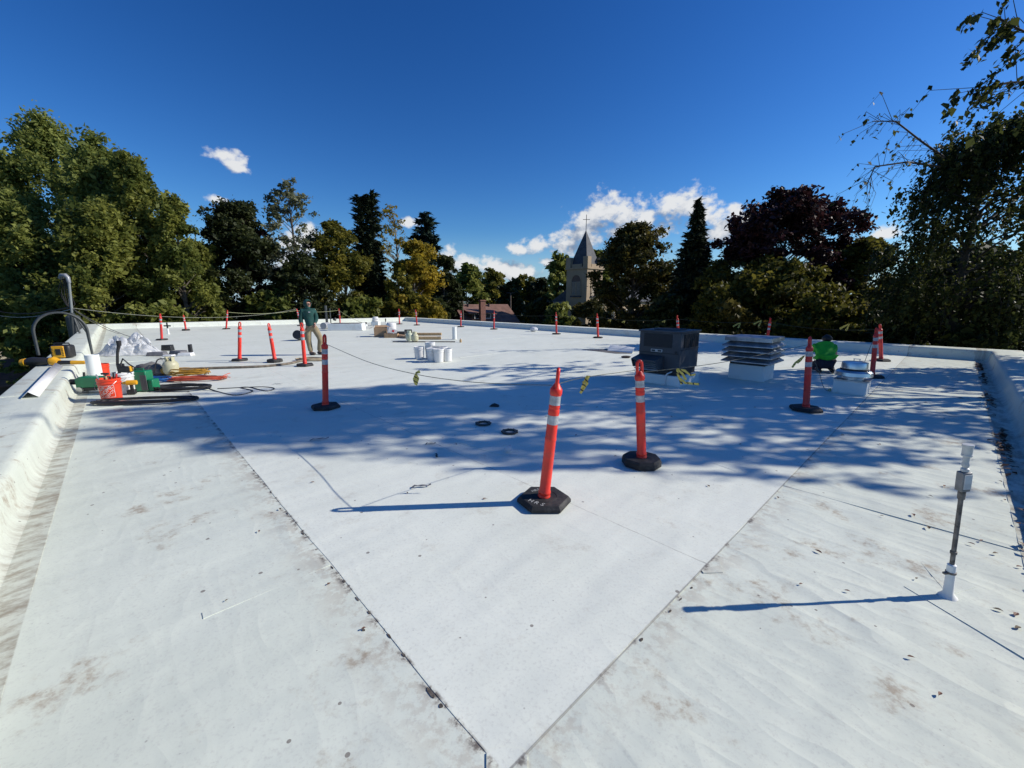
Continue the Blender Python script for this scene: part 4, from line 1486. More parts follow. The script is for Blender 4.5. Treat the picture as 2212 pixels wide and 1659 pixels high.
# ============================================================ DELINEATOR POSTS
M_ORANGE = mat('orange_plastic', (0.78, 0.034, 0.018), 0.42, var=0.14, vscale=5, bump=0.12, bscale=20, dirt=((0.36, 0.075, 0.045), 0.6, 9.0))
M_RED = mat('faded_red_plastic', (0.62, 0.035, 0.03), 0.45, var=0.12, vscale=5)
M_REFL = mat('reflective_sheeting', (0.44, 0.46, 0.48), 0.35, 0.15, var=0.25, vscale=16, dirt=((.25, .22, .2), .5, 14))
M_PAINT = mat('stencil_paint', (0.42, 0.42, 0.40), 0.7, var=0.4, vscale=30)


def d_meshes():
    hexa = [(.235 * math.cos(R(60 * i)), .235 * math.sin(R(60 * i))) for i in range(6)]
    octa = [(.205 * math.cos(R(45 * i + 22.5)), .205 * math.sin(R(45 * i + 22.5))) for i in range(8)]
    b1 = MB().prism(hexa, .004, .03).prism([(x * .999, y * .999) for x, y in hexa], .0301, .056, .09)
    b1.tube([(.112 * math.cos(R(10 * i)), .112 * math.sin(R(10 * i)), .0565) for i in range(36)], .0025, 6, closed=True)
    b2 = MB().prism(octa, .004, .055).prism([(x * .999, y * .999) for x, y in octa], .0551, .085, .07)
    post = MB().lathe([(.054, .0), (.054, .015), (.05, .022), (.054, .035), (.054, .05), (.0475, .062), (.0468, .49), (.0495, .497), (.0495, .512), (.0468, .52),
                       (.0462, .625), (.0452, .63), (.0452, .705), (.0462, .71), (.0475, .73), (.0475, .745), (.0445, .752), (.0445, .762), (.0475, .768), (.0462, .785),
                       (.0452, .79), (.0452, .865), (.0462, .87), (.051, .878), (.051, .915), (.044, .925), (.028, .95), (.018, .965), (.0, .966)], 24)
    handle = MB()
    path = [(-.026, 0, .93), (-.026, 0, 1.03), (-.022, 0, 1.052), (-.012, 0, 1.068), (0, 0, 1.074), (.012, 0, 1.068), (.022, 0, 1.052), (.026, 0, 1.03), (.026, 0, .93)]
    handle.tube(path, .0155, 10)
    band = [MB().lathe([(.0452, z0), (.0466, z0 + .001), (.0466, z1 - .001), (.0452, z1)], 24) for z0, z1 in ((.63, .705), (.79, .865))]
    return dict(hexa=b1.mesh('base', M_BLACK, 25), octa=b2.mesh('base', M_BLACK, 25), post=post.mesh('post', M_ORANGE, 40), postr=post.mesh('post', M_RED, 40),
                handle=handle.mesh('handle', M_ORANGE, 40), handler=handle.mesh('handle', M_RED, 40),
                b0=band[0].mesh('reflective_band', M_REFL, 40), b1=band[1].mesh('reflective_band', M_REFL, 40))


DM = d_meshes()
DPOS = {}


def delineator(key, bx, by, tx, ty, label, kind='hexa', red=False, hz=90, rz=0):
    b = G(bx, by)
    t = AT(tx, ty, b.y)
    zb = .056 if kind == 'hexa' else .085
    root = empty('delineator_post', (b.x, b.y, 0.002), 0)
    tag(root, label, 'traffic post', 'orange delineator posts fencing off the roof edge')
    base = link_mesh('base', DM[kind], root, rot=(0, 0, R(rz)))
    d = Vector((t.x - b.x, 0, t.z - zb))
    sc = d.length / 1.085
    tilt = math.atan2(d.x, d.z)
    sfx = 'r' if red else ''
    for nm, me, hr in (('post', DM['post' + sfx], 0), ('reflective_band', DM['b0'], 0), ('reflective_band', DM['b1'], 0), ('handle', DM['handle' + sfx], hz)):
        o = link_mesh(nm, me, root, loc=(0, 0, zb - .002))
        o.rotation_mode = 'QUATERNION'
        o.rotation_quaternion = Euler((0, tilt, 0)).to_quaternion() @ Euler((0, 0, R(hr))).to_quaternion()
        o.scale = (1, 1, sc)
    DPOS[key] = (b, t, root, base)
    return root


delineator('D1', 1175, 1085, 1207, 795, 'nearest orange post, leaning right, on a black base stencilled HRS', hz=82, rz=0)
delineator('D2', 1385, 1003, 1381, 777, 'orange post with open loop handle on a thick octagonal black base', 'octa', hz=12)
delineator('D3', 1740, 886, 1750, 727, 'shaded orange post in front of the louvred vent and kneeling worker', hz=80, rz=10, red=True)
delineator('D4', 704, 881, 701, 722, 'orange post in front of the standing worker, beside the black hose tail', hz=75, rz=4)
delineator('D5', 518, 779, 518, 695, 'upright orange post with loop handle, leftmost of the three near the worker', hz=10)
delineator('D6', 594, 782, 580, 698, 'orange post leaning left with a squashed top, middle of three', 'octa', hz=60)
delineator('D7', 659, 790, 651, 697, 'orange post with torn top just left of the standing worker', hz=20)
delineator('D8', 649, 704, 641, 667, 'far leaning red post seen just left of the worker', red=True)
delineator('D9', 489, 711, 491.4, 670, 'far red post by the far left wall behind the leftmost loop handled post', red=True)
delineator('D10', 735, 700, 732, 666.5, 'far red post standing behind the white skylight curb', red=True)
delineator('D11', 350, 734.5, 346, 677.5, 'red post right of the clear plastic heap, leftmost of all', red=True)
delineator('D12', 402, 714, 396, 680, 'far leaning red post on a thick base, second from the left', 'octa', red=True)
delineator('D13', 863, 700.4, 861.6, 667, 'far red post left of the far roof corner', red=True)
delineator('D14', 900.7, 702.7, 897.7, 668.6, 'far red post right at the far roof corner', red=True)
delineator('D15', 995.5, 706.3, 995.5, 670.6, 'far red post in front of the brown house gable', red=True)
delineator('D16', 1067, 711.5, 1067.4, 670.6, 'far red post in front of the brown house roof', red=True)
delineator('D17', 1202, 722, 1201, 674, 'red post left of the church tower by the right wall', red=True)
delineator('D18', 1291.8, 730, 1289.7, 677, 'orange post right of the church tower by the right wall')
delineator('D19', 1466, 738, 1463, 681, 'orange post whose top shows above the grey rooftop unit')
delineator('D20', 1654, 752, 1664.8, 686, 'orange post leaning right behind the louvred vent')
delineator('D21', 1883, 815, 1894, 708, 'red post leaning right beside the round exhaust fan', red=True)
delineator('D22', 1902.5, 779.4, 1901, 700, 'red post behind the leaning one near the right corner', red=True)

# stencilled letters on the nearest base
for s, dx, dy, rot in (('H', -.118, -.085, -36), ('R', -.072, -.122, -36), ('S', -.024, -.152, -36)):
    me = text_mesh(s, .066, .0006)
    me.materials.append(M_PAINT)
    link_mesh('lettering', me, DPOS['D1'][3], loc=(dx, dy, .0568), rot=(0, 0, R(rot)))
for dx, dy in ((-.09, .10), (-.065, .115), (-.04, .13)):
    me = text_mesh('H' if dx < -.08 else ('R' if dx < -.05 else 'S'), .045, .0006)
    me.materials.append(M_PAINT)
    link_mesh('lettering', me, DPOS['D1'][3], loc=(dx, dy, .0568), rot=(0, 0, R(35)))

# ============================================================ ROPES AND FLAGS
M_ROPE = mat('grey_green_rope', (0.11, 0.115, 0.09), 0.8, var=0.3, vscale=30)
M_ROPED = mat('dark_line', (0.06, 0.065, 0.05), 0.8)
M_ROPEY = mat('yellow_green_rope', (0.36, 0.38, 0.20), 0.8, var=0.2, vscale=30)


def ribbon_mat():
    m = bpy.data.materials.new('caution_tape')
    m.use_nodes = True
    t = m.node_tree
    t.nodes.clear()
    w = NT(t)
    tc = w.n('ShaderNodeTexCoord').outputs['Object']
    wv = w.n('ShaderNodeTexWave', wave_type='BANDS', bands_direction='DIAGONAL', ins={'Vector': tc, 'Scale': 10.0, 'Distortion': 2.0, 'Detail': 2.0})
    c = w.mix(w.ss(wv.outputs['Fac'], 0.86, 0.92), (0.66, 0.56, 0.13), (0.03, 0.03, 0.025))
    b = w.n('ShaderNodeBsdfPrincipled', ins={'Base Color': c, 'Roughness': 0.4})
    tr = w.n('ShaderNodeBsdfTranslucent', ins={'Color': c})
    mx = w.n('ShaderNodeMixShader', ins={0: 0.35, 1: b.outputs[0], 2: tr.outputs[0]})
    w.n('ShaderNodeOutputMaterial', ins={'Surface': mx.outputs[0]})
    return m


M_TAPE = ribbon_mat()


def anchor(key, f=.86):
    b, t, _, _ = DPOS[key]
    return Vector((b.x + (t.x - b.x) * f, b.y - .03, t.z * f))


def rope(pts, label, r=.006, m=None):
    o = MB().tube(pts, r, 6).build('rope', m or M_ROPE)
    tag(o, label, 'rope', 'warning line ropes strung between the posts')
    return o


def through(a, mid, b, n=8):
    """smooth path a -> mid points -> b (Catmull-Rom)"""
    P = [Vector(a)] + [Vector(p) for p in mid] + [Vector(b)]
    Q = [P[0] * 2 - P[1]] + P + [P[-1] * 2 - P[-2]]
    out = []
    for i in range(1, len(Q) - 2):
        p0, p1, p2, p3 = Q[i - 1:i + 3]
        for k in range(n):
            t = k / n
            out.append(.5 * ((2 * p1) + (p2 - p0) * t + (2 * p0 - 5 * p1 + 4 * p2 - p3) * t * t + (3 * p1 - p0 - 3 * p2 + p3) * t ** 3))
    out.append(P[-1])
    return out


def on_seg(key1, key2, px, py):
    """point over the line between two posts that shows at photo x, y"""
    a, b = DPOS[key1][0], DPOS[key2][0]
    best = None
    for i in range(201):
        q = a.lerp(b, i / 200)
        x = CX + FPX * q.x / (q.y * math.cos(PITCH) - (0.9 - CAM_H) * math.sin(PITCH))
        if best is None or abs(x - px) < best[0]:
            best = (abs(x - px), q.y)
    return AT(px, py, best[1])


r1 = [on_seg('D4', 'D1', 796, 782), on_seg('D4', 'D1', 896, 808), on_seg('D4', 'D1', 997, 823), on_seg('D4', 'D1', 1100, 830)]
rope(through(AT(706, 744, DPOS['D4'][0].y - .06), r1, AT(1192, 832, DPOS['D1'][0].y)), 'slack rope from the post by the worker to the nearest post', .0036)
r2 = on_seg('D1', 'D2', 1264, 815)
rope(through(AT(1195, 832, DPOS['D1'][0].y), [r2], AT(1372, 800, DPOS['D2'][0].y)), 'short rope between the two nearest orange posts', .003)
r3 = [on_seg('D2', 'D3', 1460, 796), on_seg('D2', 'D3', 1575, 780)]
rope(through(AT(1388, 804, DPOS['D2'][0].y), r3, AT(1744, 745, DPOS['D3'][0].y)), 'rope passing in front of the rooftop unit and louvred vent', .0035)
d3, d21 = DPOS['D3'][0], DPOS['D21'][0]
rope(through(AT(1749, 750, d3.y), [AT(1768, 800, d3.y + .3), Vector((G(1790, 846).x, G(1790, 846).y, .012)), AT(1850, 815, d21.y - .3)], AT(1886, 735, d21.y)),
     'loose rope dropping to the roof beside the exhaust fan', .005)
for k1, k2, sag, lab in (('D22', 'D20', .12, 'dark rope along the right wall from the corner posts to the vent'),
                         ('D20', 'D19', .08, 'dark rope behind the rooftop unit'),
                         ('D19', 'D18', .12, 'dark rope behind the unit towards the church side'),
                         ('D18', 'D17', .10, 'rope below the church tower'),
                         ('D17', 'D16', .10, 'rope in front of the shrubs right of the brown house'),
                         ('D16', 'D15', .1, 'rope in front of the brown house'),
                         ('D14', 'D13', .06, 'short rope at the far roof corner')):
    rope(catenary(anchor(k1), anchor(k2), sag, 12), lab, .005, M_ROPED)
rope(catenary(anchor('D9', .9), anchor('D8', .9), .15, 12), 'yellow green rope along the far left wall', .012, M_ROPEY)
rope(catenary(anchor('D8', .9), anchor('D10', .9), .12, 12), 'yellow green rope passing behind the worker', .012, M_ROPEY)
p10 = G(790, 700)
rope(catenary(anchor('D10', .88), Vector((p10.x, p10.y, .012)), .1, 10), 'rope running down from the post behind the skylight curb', .01, M_ROPEY)
rope(catenary(MAST, anchor('D8', .98), .5, 20), 'pale guy rope from the mast to the posts near the worker', .010, mat('pale_rope', (.26, .27, .22), .7))
for k, (px, py) in enumerate(((258, 722), (300, 734))):
    e = G(px, py)
    rope(catenary(MAST, Vector((e.x, e.y, .02)), .15, 14), ('upper' if k else 'lower') + ' cable dropping from the mast to the plastic heap', .012, mat('dark_rope', (.08, .08, .08), .7))


def flag(p, strips, label, w=.028):
    w *= .75
    """tied caution tape: each strip is a list of offsets"""
    mb = MB()
    for st in strips:
        P = [Vector(q) for q in st]
        vs = []
        for i, q in enumerate(P):
            d = (P[min(i + 1, len(P) - 1)] - P[max(i - 1, 0)]).normalized()
            s = d.cross(Vector((0.25, 1, .15))).normalized() * w * (.55 if i == 0 else 1)
            s += Vector((0, .4 * w * math.sin(i * 2.1), 0))
            vs += [q - s * .5, q + s * .5]
        mb.add(vs, [(2 * i, 2 * i + 1, 2 * i + 3, 2 * i + 2) for i in range(len(P) - 1)])
    o = mb.build('caution_ribbon', M_TAPE, loc=p)
    tag(o, label, 'ribbon', 'yellow caution ribbons tied to the ropes')


flag(AT(898, 808, r1[1].y - .01), [[(0, 0, .01), (.02, 0, -.05), (-.005, 0, -.13)], [(0, 0, 0), (-.02, .01, -.06), (-.01, 0, -.11)], [(0, 0, .01), (.05, 0, .03)]],
     'yellow ribbon hanging from the slack rope right of the worker', .05)
flag(AT(1268, 814, r2.y - .01), [[(.0, 0, .01), (-.015, 0, -.03), (-.03, 0, -.075), (-.045, 0, -.12)], [(0, 0, 0), (.02, 0, .01), (-.01, .01, -.05), (-.04, 0, -.05)],
                                 [(0, 0, 0), (.005, 0, -.06), (-.055, 0, -.15)]], 'striped caution ribbon between the two nearest posts', .03)
flag(AT(1462, 797, r3[0].y - .01), [[(0, 0, 0), (.02, 0, -.07), (.07, 0, -.17)], [(0, 0, 0), (.06, -.01, -.05), (.11, 0, -.12)], [(0, 0, 0), (.09, 0, -.02), (.16, 0, -.07), (.21, 0, -.06)],
                                    [(.05, 0, -.1), (.10, 0, -.155), (.2, 0, -.165), (.26, 0, -.17)]], 'bunch of yellow ribbons in front of the rooftop unit', .035)
flag(AT(1738, 768, d3.y + .02), [[(0, 0, 0), (-.06, 0, -.05), (-.13, 0, -.12), (-.17, 0, -.19)], [(0, 0, 0), (-.05, 0, -.08), (-.1, 0, -.12)]], 'faded ribbon on the shaded post near the louvred vent', .04)
flag(Vector((G(1790, 846).x, G(1790, 846).y, .05)), [[(0, 0, 0), (.02, 0, .01), (.03, 0, -.035)], [(0, 0, 0), (-.02, 0, -.035)]], 'small ribbon lying at the lowest point of the loose rope', .03)
for i, (px, py, kk, lab) in enumerate(((1600, 697, ('D20', 'D19'), 'left of two pale ribbons above the louvred vent'), (1645, 692, ('D20', 'D19'), 'right of two pale ribbons above the louvred vent'),
                                       (1835, 700, ('D22', 'D20'), 'pale ribbon above the kneeling worker'), (1437, 692, ('D19', 'D18'), 'small pale ribbon above the left side of the unit'),
                                       (1320, 690, ('D19', 'D18'), 'small pale ribbon right of the post by the church'), (1350, 693, ('D19', 'D18'), 'second small pale ribbon right of the post by the church'))):
    p = on_seg(*kk, px, py)
    s = 1.0 if i < 3 else .5
    flag(p, [[(0, 0, 0), (-.12 * s, 0, -.05 * s), (-.28 * s, 0, -.15 * s)], [(0, 0, 0), (-.04 * s, 0, -.12 * s), (-.08 * s, 0, -.2 * s)]], lab, .06 * s + .02)

# ============================================================ TOOLS BY THE LEFT PARAPET
M_HDORANGE = mat('orange_bucket', (0.72, 0.055, 0.018), 0.4, var=0.06, dirt=((0.4, 0.06, .03), .4, 9))
M_YELLOW = mat('tool_yellow', (0.72, 0.36, 0.015), 0.45, var=0.08)
M_TOOLBLK = mat('tool_black', (0.02, 0.02, 0.021), 0.5, var=0.2)
M_GREENBOX = mat('green_plastic', (0.006, 0.17, 0.075), 0.4, var=0.1)
M_WOOD = mat('raw_wood', (0.48, 0.33, 0.17), 0.7, var=0.2, vscale=9)
M_CARD = mat('cardboard', (0.42, 0.27, 0.15), 0.8, var=0.15, vscale=4)
M_LETTER = mat('white_print', (0.72, 0.66, 0.62), 0.5)


def bucket(label, loc, m, lid=False, nested=False, scale=1.0, group=None, name='bucket', turn=0.0, bail=True):
    root = empty(name, loc, turn)
    tag(root, label, 'bucket', group)
    s = scale
    P = [(.0, .0), (.128, 0), (.131, .012), (.144, .285), (.155, .289), (.155, .299), (.146, .303), (.1475, .333), (.157, .337), (.157, .347), (.151, .35), (.152, .368), (.147, .37),
         (.141, .33), (.126, .02), (0, .018)]
    MB().lathe([(r * s, z * s) for r, z in P], 32).build('body', m, root)
    if lid:
        MB().lathe([(.150 * s, .352 * s), (.161 * s, .354 * s), (.161 * s, .378 * s), (.152 * s, .382 * s), (.146 * s, .374 * s), (0, .374 * s)], 32).build('lid', m, root)
    if nested:
        MB().lathe([(.142 * s, .371 * s), (.145 * s, .41 * s), (.155 * s, .414 * s), (.155 * s, .424 * s), (.147 * s, .43 * s), (.157 * s, .46 * s), (.157 * s, .47 * s), (.151 * s, .495 * s),
                    (.146 * s, .495 * s), (.13 * s, .38 * s), (0, .375 * s)], 32).build('inner_bucket', m, root)
    if bail:
        path = [(.156 * s * math.cos(a), -.03 * s - .165 * s * math.sin(a), (.33 - .13 * math.sin(a)) * s) for a in [math.pi * i / 14 for i in range(15)]]
        MB().tube(path, .0025 * s, 6).build('bail', M_GALV, root)
    return root


b0 = G(243, 864)
obk = bucket('orange bucket with white printed square logo, full of hand tools', (b0.x, b0.y, 0.002), M_HDORANGE, turn=0.0)
obk.scale = (1.06, 1.06, 1.06)


def wrap_logo(root, s=1.0):
    # logo square faces the camera, a little to the left; local axes are world axes
    face = math.atan2(-b0.y, -b0.x) - R(20)
    zc, half = .165, .098

    def W(x, z):
        r = .131 + (.144 - .131) * ((z - .012) / .273) + .0012
        a = face + x / r
        return (r * math.cos(a), r * math.sin(a), z)
    fr = MB()
    w = .005
    for (x0, x1, z0, z1) in ((-half, half, -half, -half + w), (-half, half, half - w, half), (-half, -half + w, -half + w, half - w), (half - w, half, -half + w, half - w)):
        n = 10 if x1 - x0 > .05 else 1
        vs, fs = [], []
        for i in range(n + 1):
            x = x0 + (x1 - x0) * i / n
            vs += [W(x, zc + z0), W(x, zc + z1)]
        fs = [(2 * i, 2 * i + 2, 2 * i + 3, 2 * i + 1) for i in range(n)]
        fr.add(vs, fs)
    body = [c for c in root.children if c.name.startswith('body')][0]
    fr.build('logo_frame', M_LETTER, body, sharp=None)
    for txt, size, ox, oy in (('THE', .046, -.058, .052), ('HOME', .072, -.004, .008), ('DEPOT', .052, .035, -.042)):
        me = text_mesh(txt, size)
        ca, sa = math.cos(R(45)), math.sin(R(45))
        lo = min(v.co.x for v in me.vertices)
        hi = max(v.co.x for v in me.vertices)
        for v in me.vertices:
            x, y = v.co.x, v.co.y * 1.1
            X, Z = x * ca - y * sa + ox, x * sa + y * ca + oy
            v.co = W(max(-half, min(half, X)), zc + max(-half, min(half, Z)))
        me.materials.append(M_LETTER)
        link_mesh('lettering', me, body)


wrap_logo(obk)


def stick(name, label, cat, a, b, r, m, group=None):
    o = MB().tube([a, b], r, 8).build(name, m)
    return tag(o, label, cat, group)


B0 = Vector((b0.x, b0.y, 0))
hm = empty('hammer', B0 + Vector((.02, -.02, .03)))
tag(hm, 'wooden handled hammer standing in the orange bucket', 'hammer')
MB().tube([(0, 0, 0), (-.045, 0, .43)], .016, 10).build('handle', M_WOOD, hm)
MB().box((-.047, 0, .445), (.12, .03, .032)).build('head', M_IRON, hm)
for i, (dx, dy, ex, ey, z, r, m, lab) in enumerate(((-.09, -.03, -.15, -.05, .47, .013, M_GALV, 'steel bar leaning out of the orange bucket on the left'),
                                                    (-.05, .05, -.10, .08, .45, .014, M_RED, 'red tool handle in the orange bucket'),
                                                    (.05, .04, .10, .06, .46, .015, M_RED, 'dark red grip in the orange bucket on the right'),
                                                    (.07, -.03, .08, -.05, .43, .014, M_TOOLBLK, 'black tool handle in the orange bucket'),
                                                    (.0, .07, .02, .09, .48, .014, M_TOOLBLK, 'black pry handle at the back of the orange bucket'))):
    stick('tool_handle', lab, 'tool', B0 + Vector((dx * .6, dy * .6, .03)), B0 + Vector((ex, ey, z)), r, m, 'tools standing in the orange bucket')

b1 = G(262, 852)
wbk = bucket('white bucket behind the orange one holding cords and straps', (b1.x - .04, b1.y + .14, 0.002), M_WHITEP, scale=1.08)
B1 = Vector((b1.x - .04, b1.y + .14, 0))
hv = empty('torch_wand', B1 + Vector((-.05, .02, .04)))
tag(hv, 'black torch wand sticking up from the white bucket', 'torch')
MB().tube([(0, 0, 0), (-.03, 0, .5), (.01, 0, .72), (.05, .02, .88)], [.02, .022, .022, .03], 8).build('wand', M_TOOLBLK, hv)
MB().tube([(.05, .02, .86), (.055, .02, .95)], [.036, .038], 10).build('nozzle', M_TOOLBLK, hv)
MB().tube([(-.02, 0, .42), (.12, -.03, .62), (.22, -.04, .52), (.32, -.02, .44), (.42, 0, .46)], .012, 6).build('hose', M_TOOLBLK, hv)
dr = empty('battery_tool', B1 + Vector((.1, -.02, .40)))
tag(dr, 'black and yellow battery tool resting on the white bucket', 'power tool')
MB().box((0, 0, .06), (.20, .09, .11)).box((-.08, 0, .13), (.08, .08, .07)).build('housing', M_TOOLBLK, dr, bevel=.012)
MB().box((.09, 0, .07), (.045, .07, .10)).build('battery', M_YELLOW, dr, bevel=.008)
MB().tube([(-.1, 0, .02), (-.17, 0, -.02), (-.2, 0, -.08)], .013, 8).build('strap', M_TOOLBLK, dr)

b2 = G(222, 822)
rbk = bucket('red bucket half hidden behind the white membrane roll', (b2.x, b2.y, .002), M_HDORANGE, bail=False)
b3 = G(210, 829)
tag(MB().lathe([(.0, .001), (.115, .001), (.115, .62), (.10, .62), (.10, .56), (0, .55)], 24).build('membrane_roll', M_WHITE, loc=(b3.x, b3.y, .0)),
    'white membrane roll standing upright behind the orange bucket', 'roll')


def green_machine(label, loc, rz, sc=1.0):
    root = empty('hot_air_welder', loc, rz)
    tag(root, label, 'welding machine')
    prof = [(-.26, .10), (.22, .10), (.26, .16), (.26, .27), (.20, .30), (-.18, .32), (-.26, .28)]
    vs = [(x * sc, -.11 * sc, z * sc) for x, z in prof] + [(x * sc, .11 * sc, z * sc) for x, z in prof]
    n = len(prof)
    fs = [tuple(range(n)), tuple(range(2 * n - 1, n - 1, -1))] + [(i, n + i, n + (i + 1) % n, (i + 1) % n) for i in range(n)]
    MB().add(vs, fs).build('body', M_GREENBOX, root, sharp=25, bevel=.012)
    MB().box((.0, 0, .065 * sc), (.46 * sc, .20 * sc, .07 * sc)).build('chassis', M_TOOLBLK, root, bevel=.01)
    for x, y in ((-.2, -.10), (-.2, .10), (.18, -.10), (.18, .10)):
        MB().lathe([(.0, -.02), (.055, -.02), (.055, .02), (0, .02)], 18, (x * sc, y * sc * 1.1, .055), Matrix.Rotation(R(90), 3, 'X')).build('wheel', M_GALV, root)
    MB().lathe([(.05, 0), (.055, .02), (.055, .14), (.04, .16), (0, .16)], 16, (-.26 * sc, 0, .21 * sc), Matrix.Rotation(R(-90), 3, 'Y')).build('motor', M_TOOLBLK, root)
    MB().tube([(-.16 * sc, 0, .31 * sc), (-.15 * sc, 0, .40 * sc)], .018, 8).build('knob', M_TOOLBLK, root)


g1 = G(197, 848)
green_machine('green hot air welding machine on wheels left of the orange bucket', (g1.x, g1.y + .1, .002), R(10), .95)
g2 = G(306, 845)
gc = empty('green_case', (g2.x, g2.y + .05, .002), R(6))
tag(gc, 'tall green plastic tool case right of the white bucket', 'tool case')
MB().box((0, 0, .20), (.30, .20, .40)).build('body', M_GREENBOX, gc, bevel=.02)
MB().box((.20, .0, .115), (.10, .19, .23)).build('side_bin', M_GREENBOX, gc, bevel=.02)
MB().box((.10, -.104, .17), (.11, .012, .30)).build('corner_pad', mat('dark_grey_plastic', (.08, .08, .085), .6), gc, bevel=.004)
MB().tube([(-.09, -.0, .40), (-.09, 0, .43), (.06, 0, .43), (.06, 0, .40)], .012, 8).build('handle', M_GREENBOX, gc)
g3 = G(288, 851)
yd = empty('cordless_drill', (g3.x, g3.y - .02, .002), R(20))
tag(yd, 'yellow and black cordless drill standing between the white bucket and green case', 'drill')
MB().box((0, 0, .045), (.13, .09, .085)).build('battery', M_TOOLBLK, yd, bevel=.01)
MB().box((.01, 0, .14), (.05, .045, .12)).build('grip', M_TOOLBLK, yd, bevel=.012)
MB().lathe([(.0, -.1), (.04, -.098), (.048, -.06), (.048, .05), (.03, .07), (.022, .11), (0, .112)], 14, (0, 0, .22), Matrix.Rotation(R(-90), 3, 'Y')).build('motor_housing', M_YELLOW, yd)
MB().tube([(-.1, 0, .22), (-.15, 0, .22)], .014, 8).build('chuck', M_TOOLBLK, yd)

# yellow radio on the parapet
ry = G(143, 772, .307)
u_, v_ = uv_of(ry)
rp = UV(u_ - .1, -1.12, .308)
rd = empty('jobsite_radio', rp, R(18))
tag(rd, 'yellow and black jobsite radio on the left parapet', 'radio')
MB().box((0, 0, .17), (.40, .26, .32)).build('body', M_TOOLBLK, rd, bevel=.05)
fp = MB().box((-.03, -.128, .165), (.25, .03, .29)).build('front_panel', M_YELLOW, rd, bevel=.02)
MB().box((-.02, -.146, .165), (.105, .012, .15)).build('display', M_TOOLBLK, fp, bevel=.004)
for i in range(5):
    for s in (-1, 1):
        MB().box((-.03 + s * .10, -.145, .08 + i * .04), (.035, .006, .012)).build('slot', M_TOOLBLK, fp)
MB().tube([(-.16, 0, .32), (-.14, 0, .37), (.14, 0, .37), (.16, 0, .32)], .017, 8).build('handle', M_TOOLBLK, rd)

# reciprocating saw lying across the parapet
sp_ = G(112, 792, .307)
u_, v_ = uv_of(sp_)
sw = empty('reciprocating_saw', UV(u_ + .1, -1.05, .308), ROOF_ANGLE - R(28))
tag(sw, 'yellow and black power tool lying across the left parapet', 'power tool')
MB().tube([(-.62, 0, .10), (-.5, 0, .105), (-.3, 0, .10), (-.18, 0, .10)], [.07, .10, .09, .07], 12).build('head', M_TOOLBLK, sw)
MB().tube([(-.70, 0, .09), (-.62, 0, .09)], [.075, .09], 12).build('foot_guard', M_YELLOW, sw)
MB().tube([(-.19, 0, .10), (-.13, 0, .10), (-.05, 0, .08)], [.085, .10, .075], 12).build('collar', M_YELLOW, sw)
MB().tube([(-.06, 0, .065), (.2, 0, .06)], [.05, .042], 12).build('barrel', M_TOOLBLK, sw)
MB().tube([(.18, 0, .058), (.42, 0, .05)], [.047, .04], 10).build('grip', M_YELLOW, sw)
MB().tube([(.44, -.055, .05), (.60, -.055, .05), (.62, 0, .05), (.60, .055, .05), (.44, .055, .05), (.42, 0, .05)], .016, 8, closed=True).build('loop_handle', M_YELLOW, sw)

# propane cylinders
M_TANK = mat('cream_tank_paint', (0.52, 0.50, 0.33), 0.45, var=0.08, vscale=5, dirt=((.3, .27, .18), .35, 8))
M_TANKG = mat('pale_green_tank_paint', (0.50, 0.54, 0.40), 0.45, var=0.08, vscale=5)


def propane(label, p, m, rz=0.0, s=1.0):
    root = empty('propane_cylinder', (p.x, p.y, .002), rz)
    tag(root, label, 'gas cylinder')
    MB().lathe([(.10 * s, 0), (.105 * s, .0), (.105 * s, .03 * s), (.10 * s, .03 * s)], 24).build('foot_ring', m, root)
    MB().lathe([(0, .02 * s), (.08 * s, .022 * s), (.13 * s, .05 * s), (.152 * s, .10 * s), (.155 * s, .13 * s), (.155 * s, .25 * s), (.15 * s, .28 * s), (.12 * s, .325 * s), (.06 * s, .35 * s), (0, .355 * s)], 28).build('body', m, root)
    pts = [(.095 * s * math.cos(a), .095 * s * math.sin(a)) for a in [R(30) + R(300) * i / 16 for i in range(17)]]
    cl = MB()
    vs = [(x, y, .325 * s) for x, y in pts] + [(x, y, .44 * s) for x, y in pts] + [(x * .95, y * .95, .44 * s) for x, y in pts] + [(x * .95, y * .95, .325 * s) for x, y in pts]
    k = len(pts)
    fs = []
    for i in range(k - 1):
        for q in range(4):
            a, b = q * k, ((q + 1) % 4) * k
            fs.append((a + i, a + i + 1, b + i + 1, b + i))
    cl.add(vs, fs).build('collar', m, root)
    MB().lathe([(.02 * s, .35 * s), (.02 * s, .39 * s), (.035 * s, .392 * s), (.035 * s, .42 * s), (0, .422 * s)], 12).build('valve', M_GALV, root)
    return root


pt = G(372, 811)
propane('cream propane cylinder beside the coiled extension cords', pt, M_TANK, R(-60))
tag(MB().tube(through((pt.x - .06, pt.y - .02, .40), [(pt.x - .2, pt.y - .1, .38), (pt.x - .26, pt.y - .16, .15), (pt.x - .30, pt.y - .2, .02)], (pt.x - .2, pt.y - .35, .02)), .013, 8).build('gas_hose', M_TOOLBLK),
    'black gas hose hanging from the cream propane cylinder', 'hose')
propane('pale green propane cylinder, left one of the pair on the far roof', G(884.5, 736), M_TANKG, R(20))
propane('cream propane cylinder, right one of the pair on the far roof', G(893.6, 738.3) + Vector((.08, -.1, 0)), M_TANK, R(60))

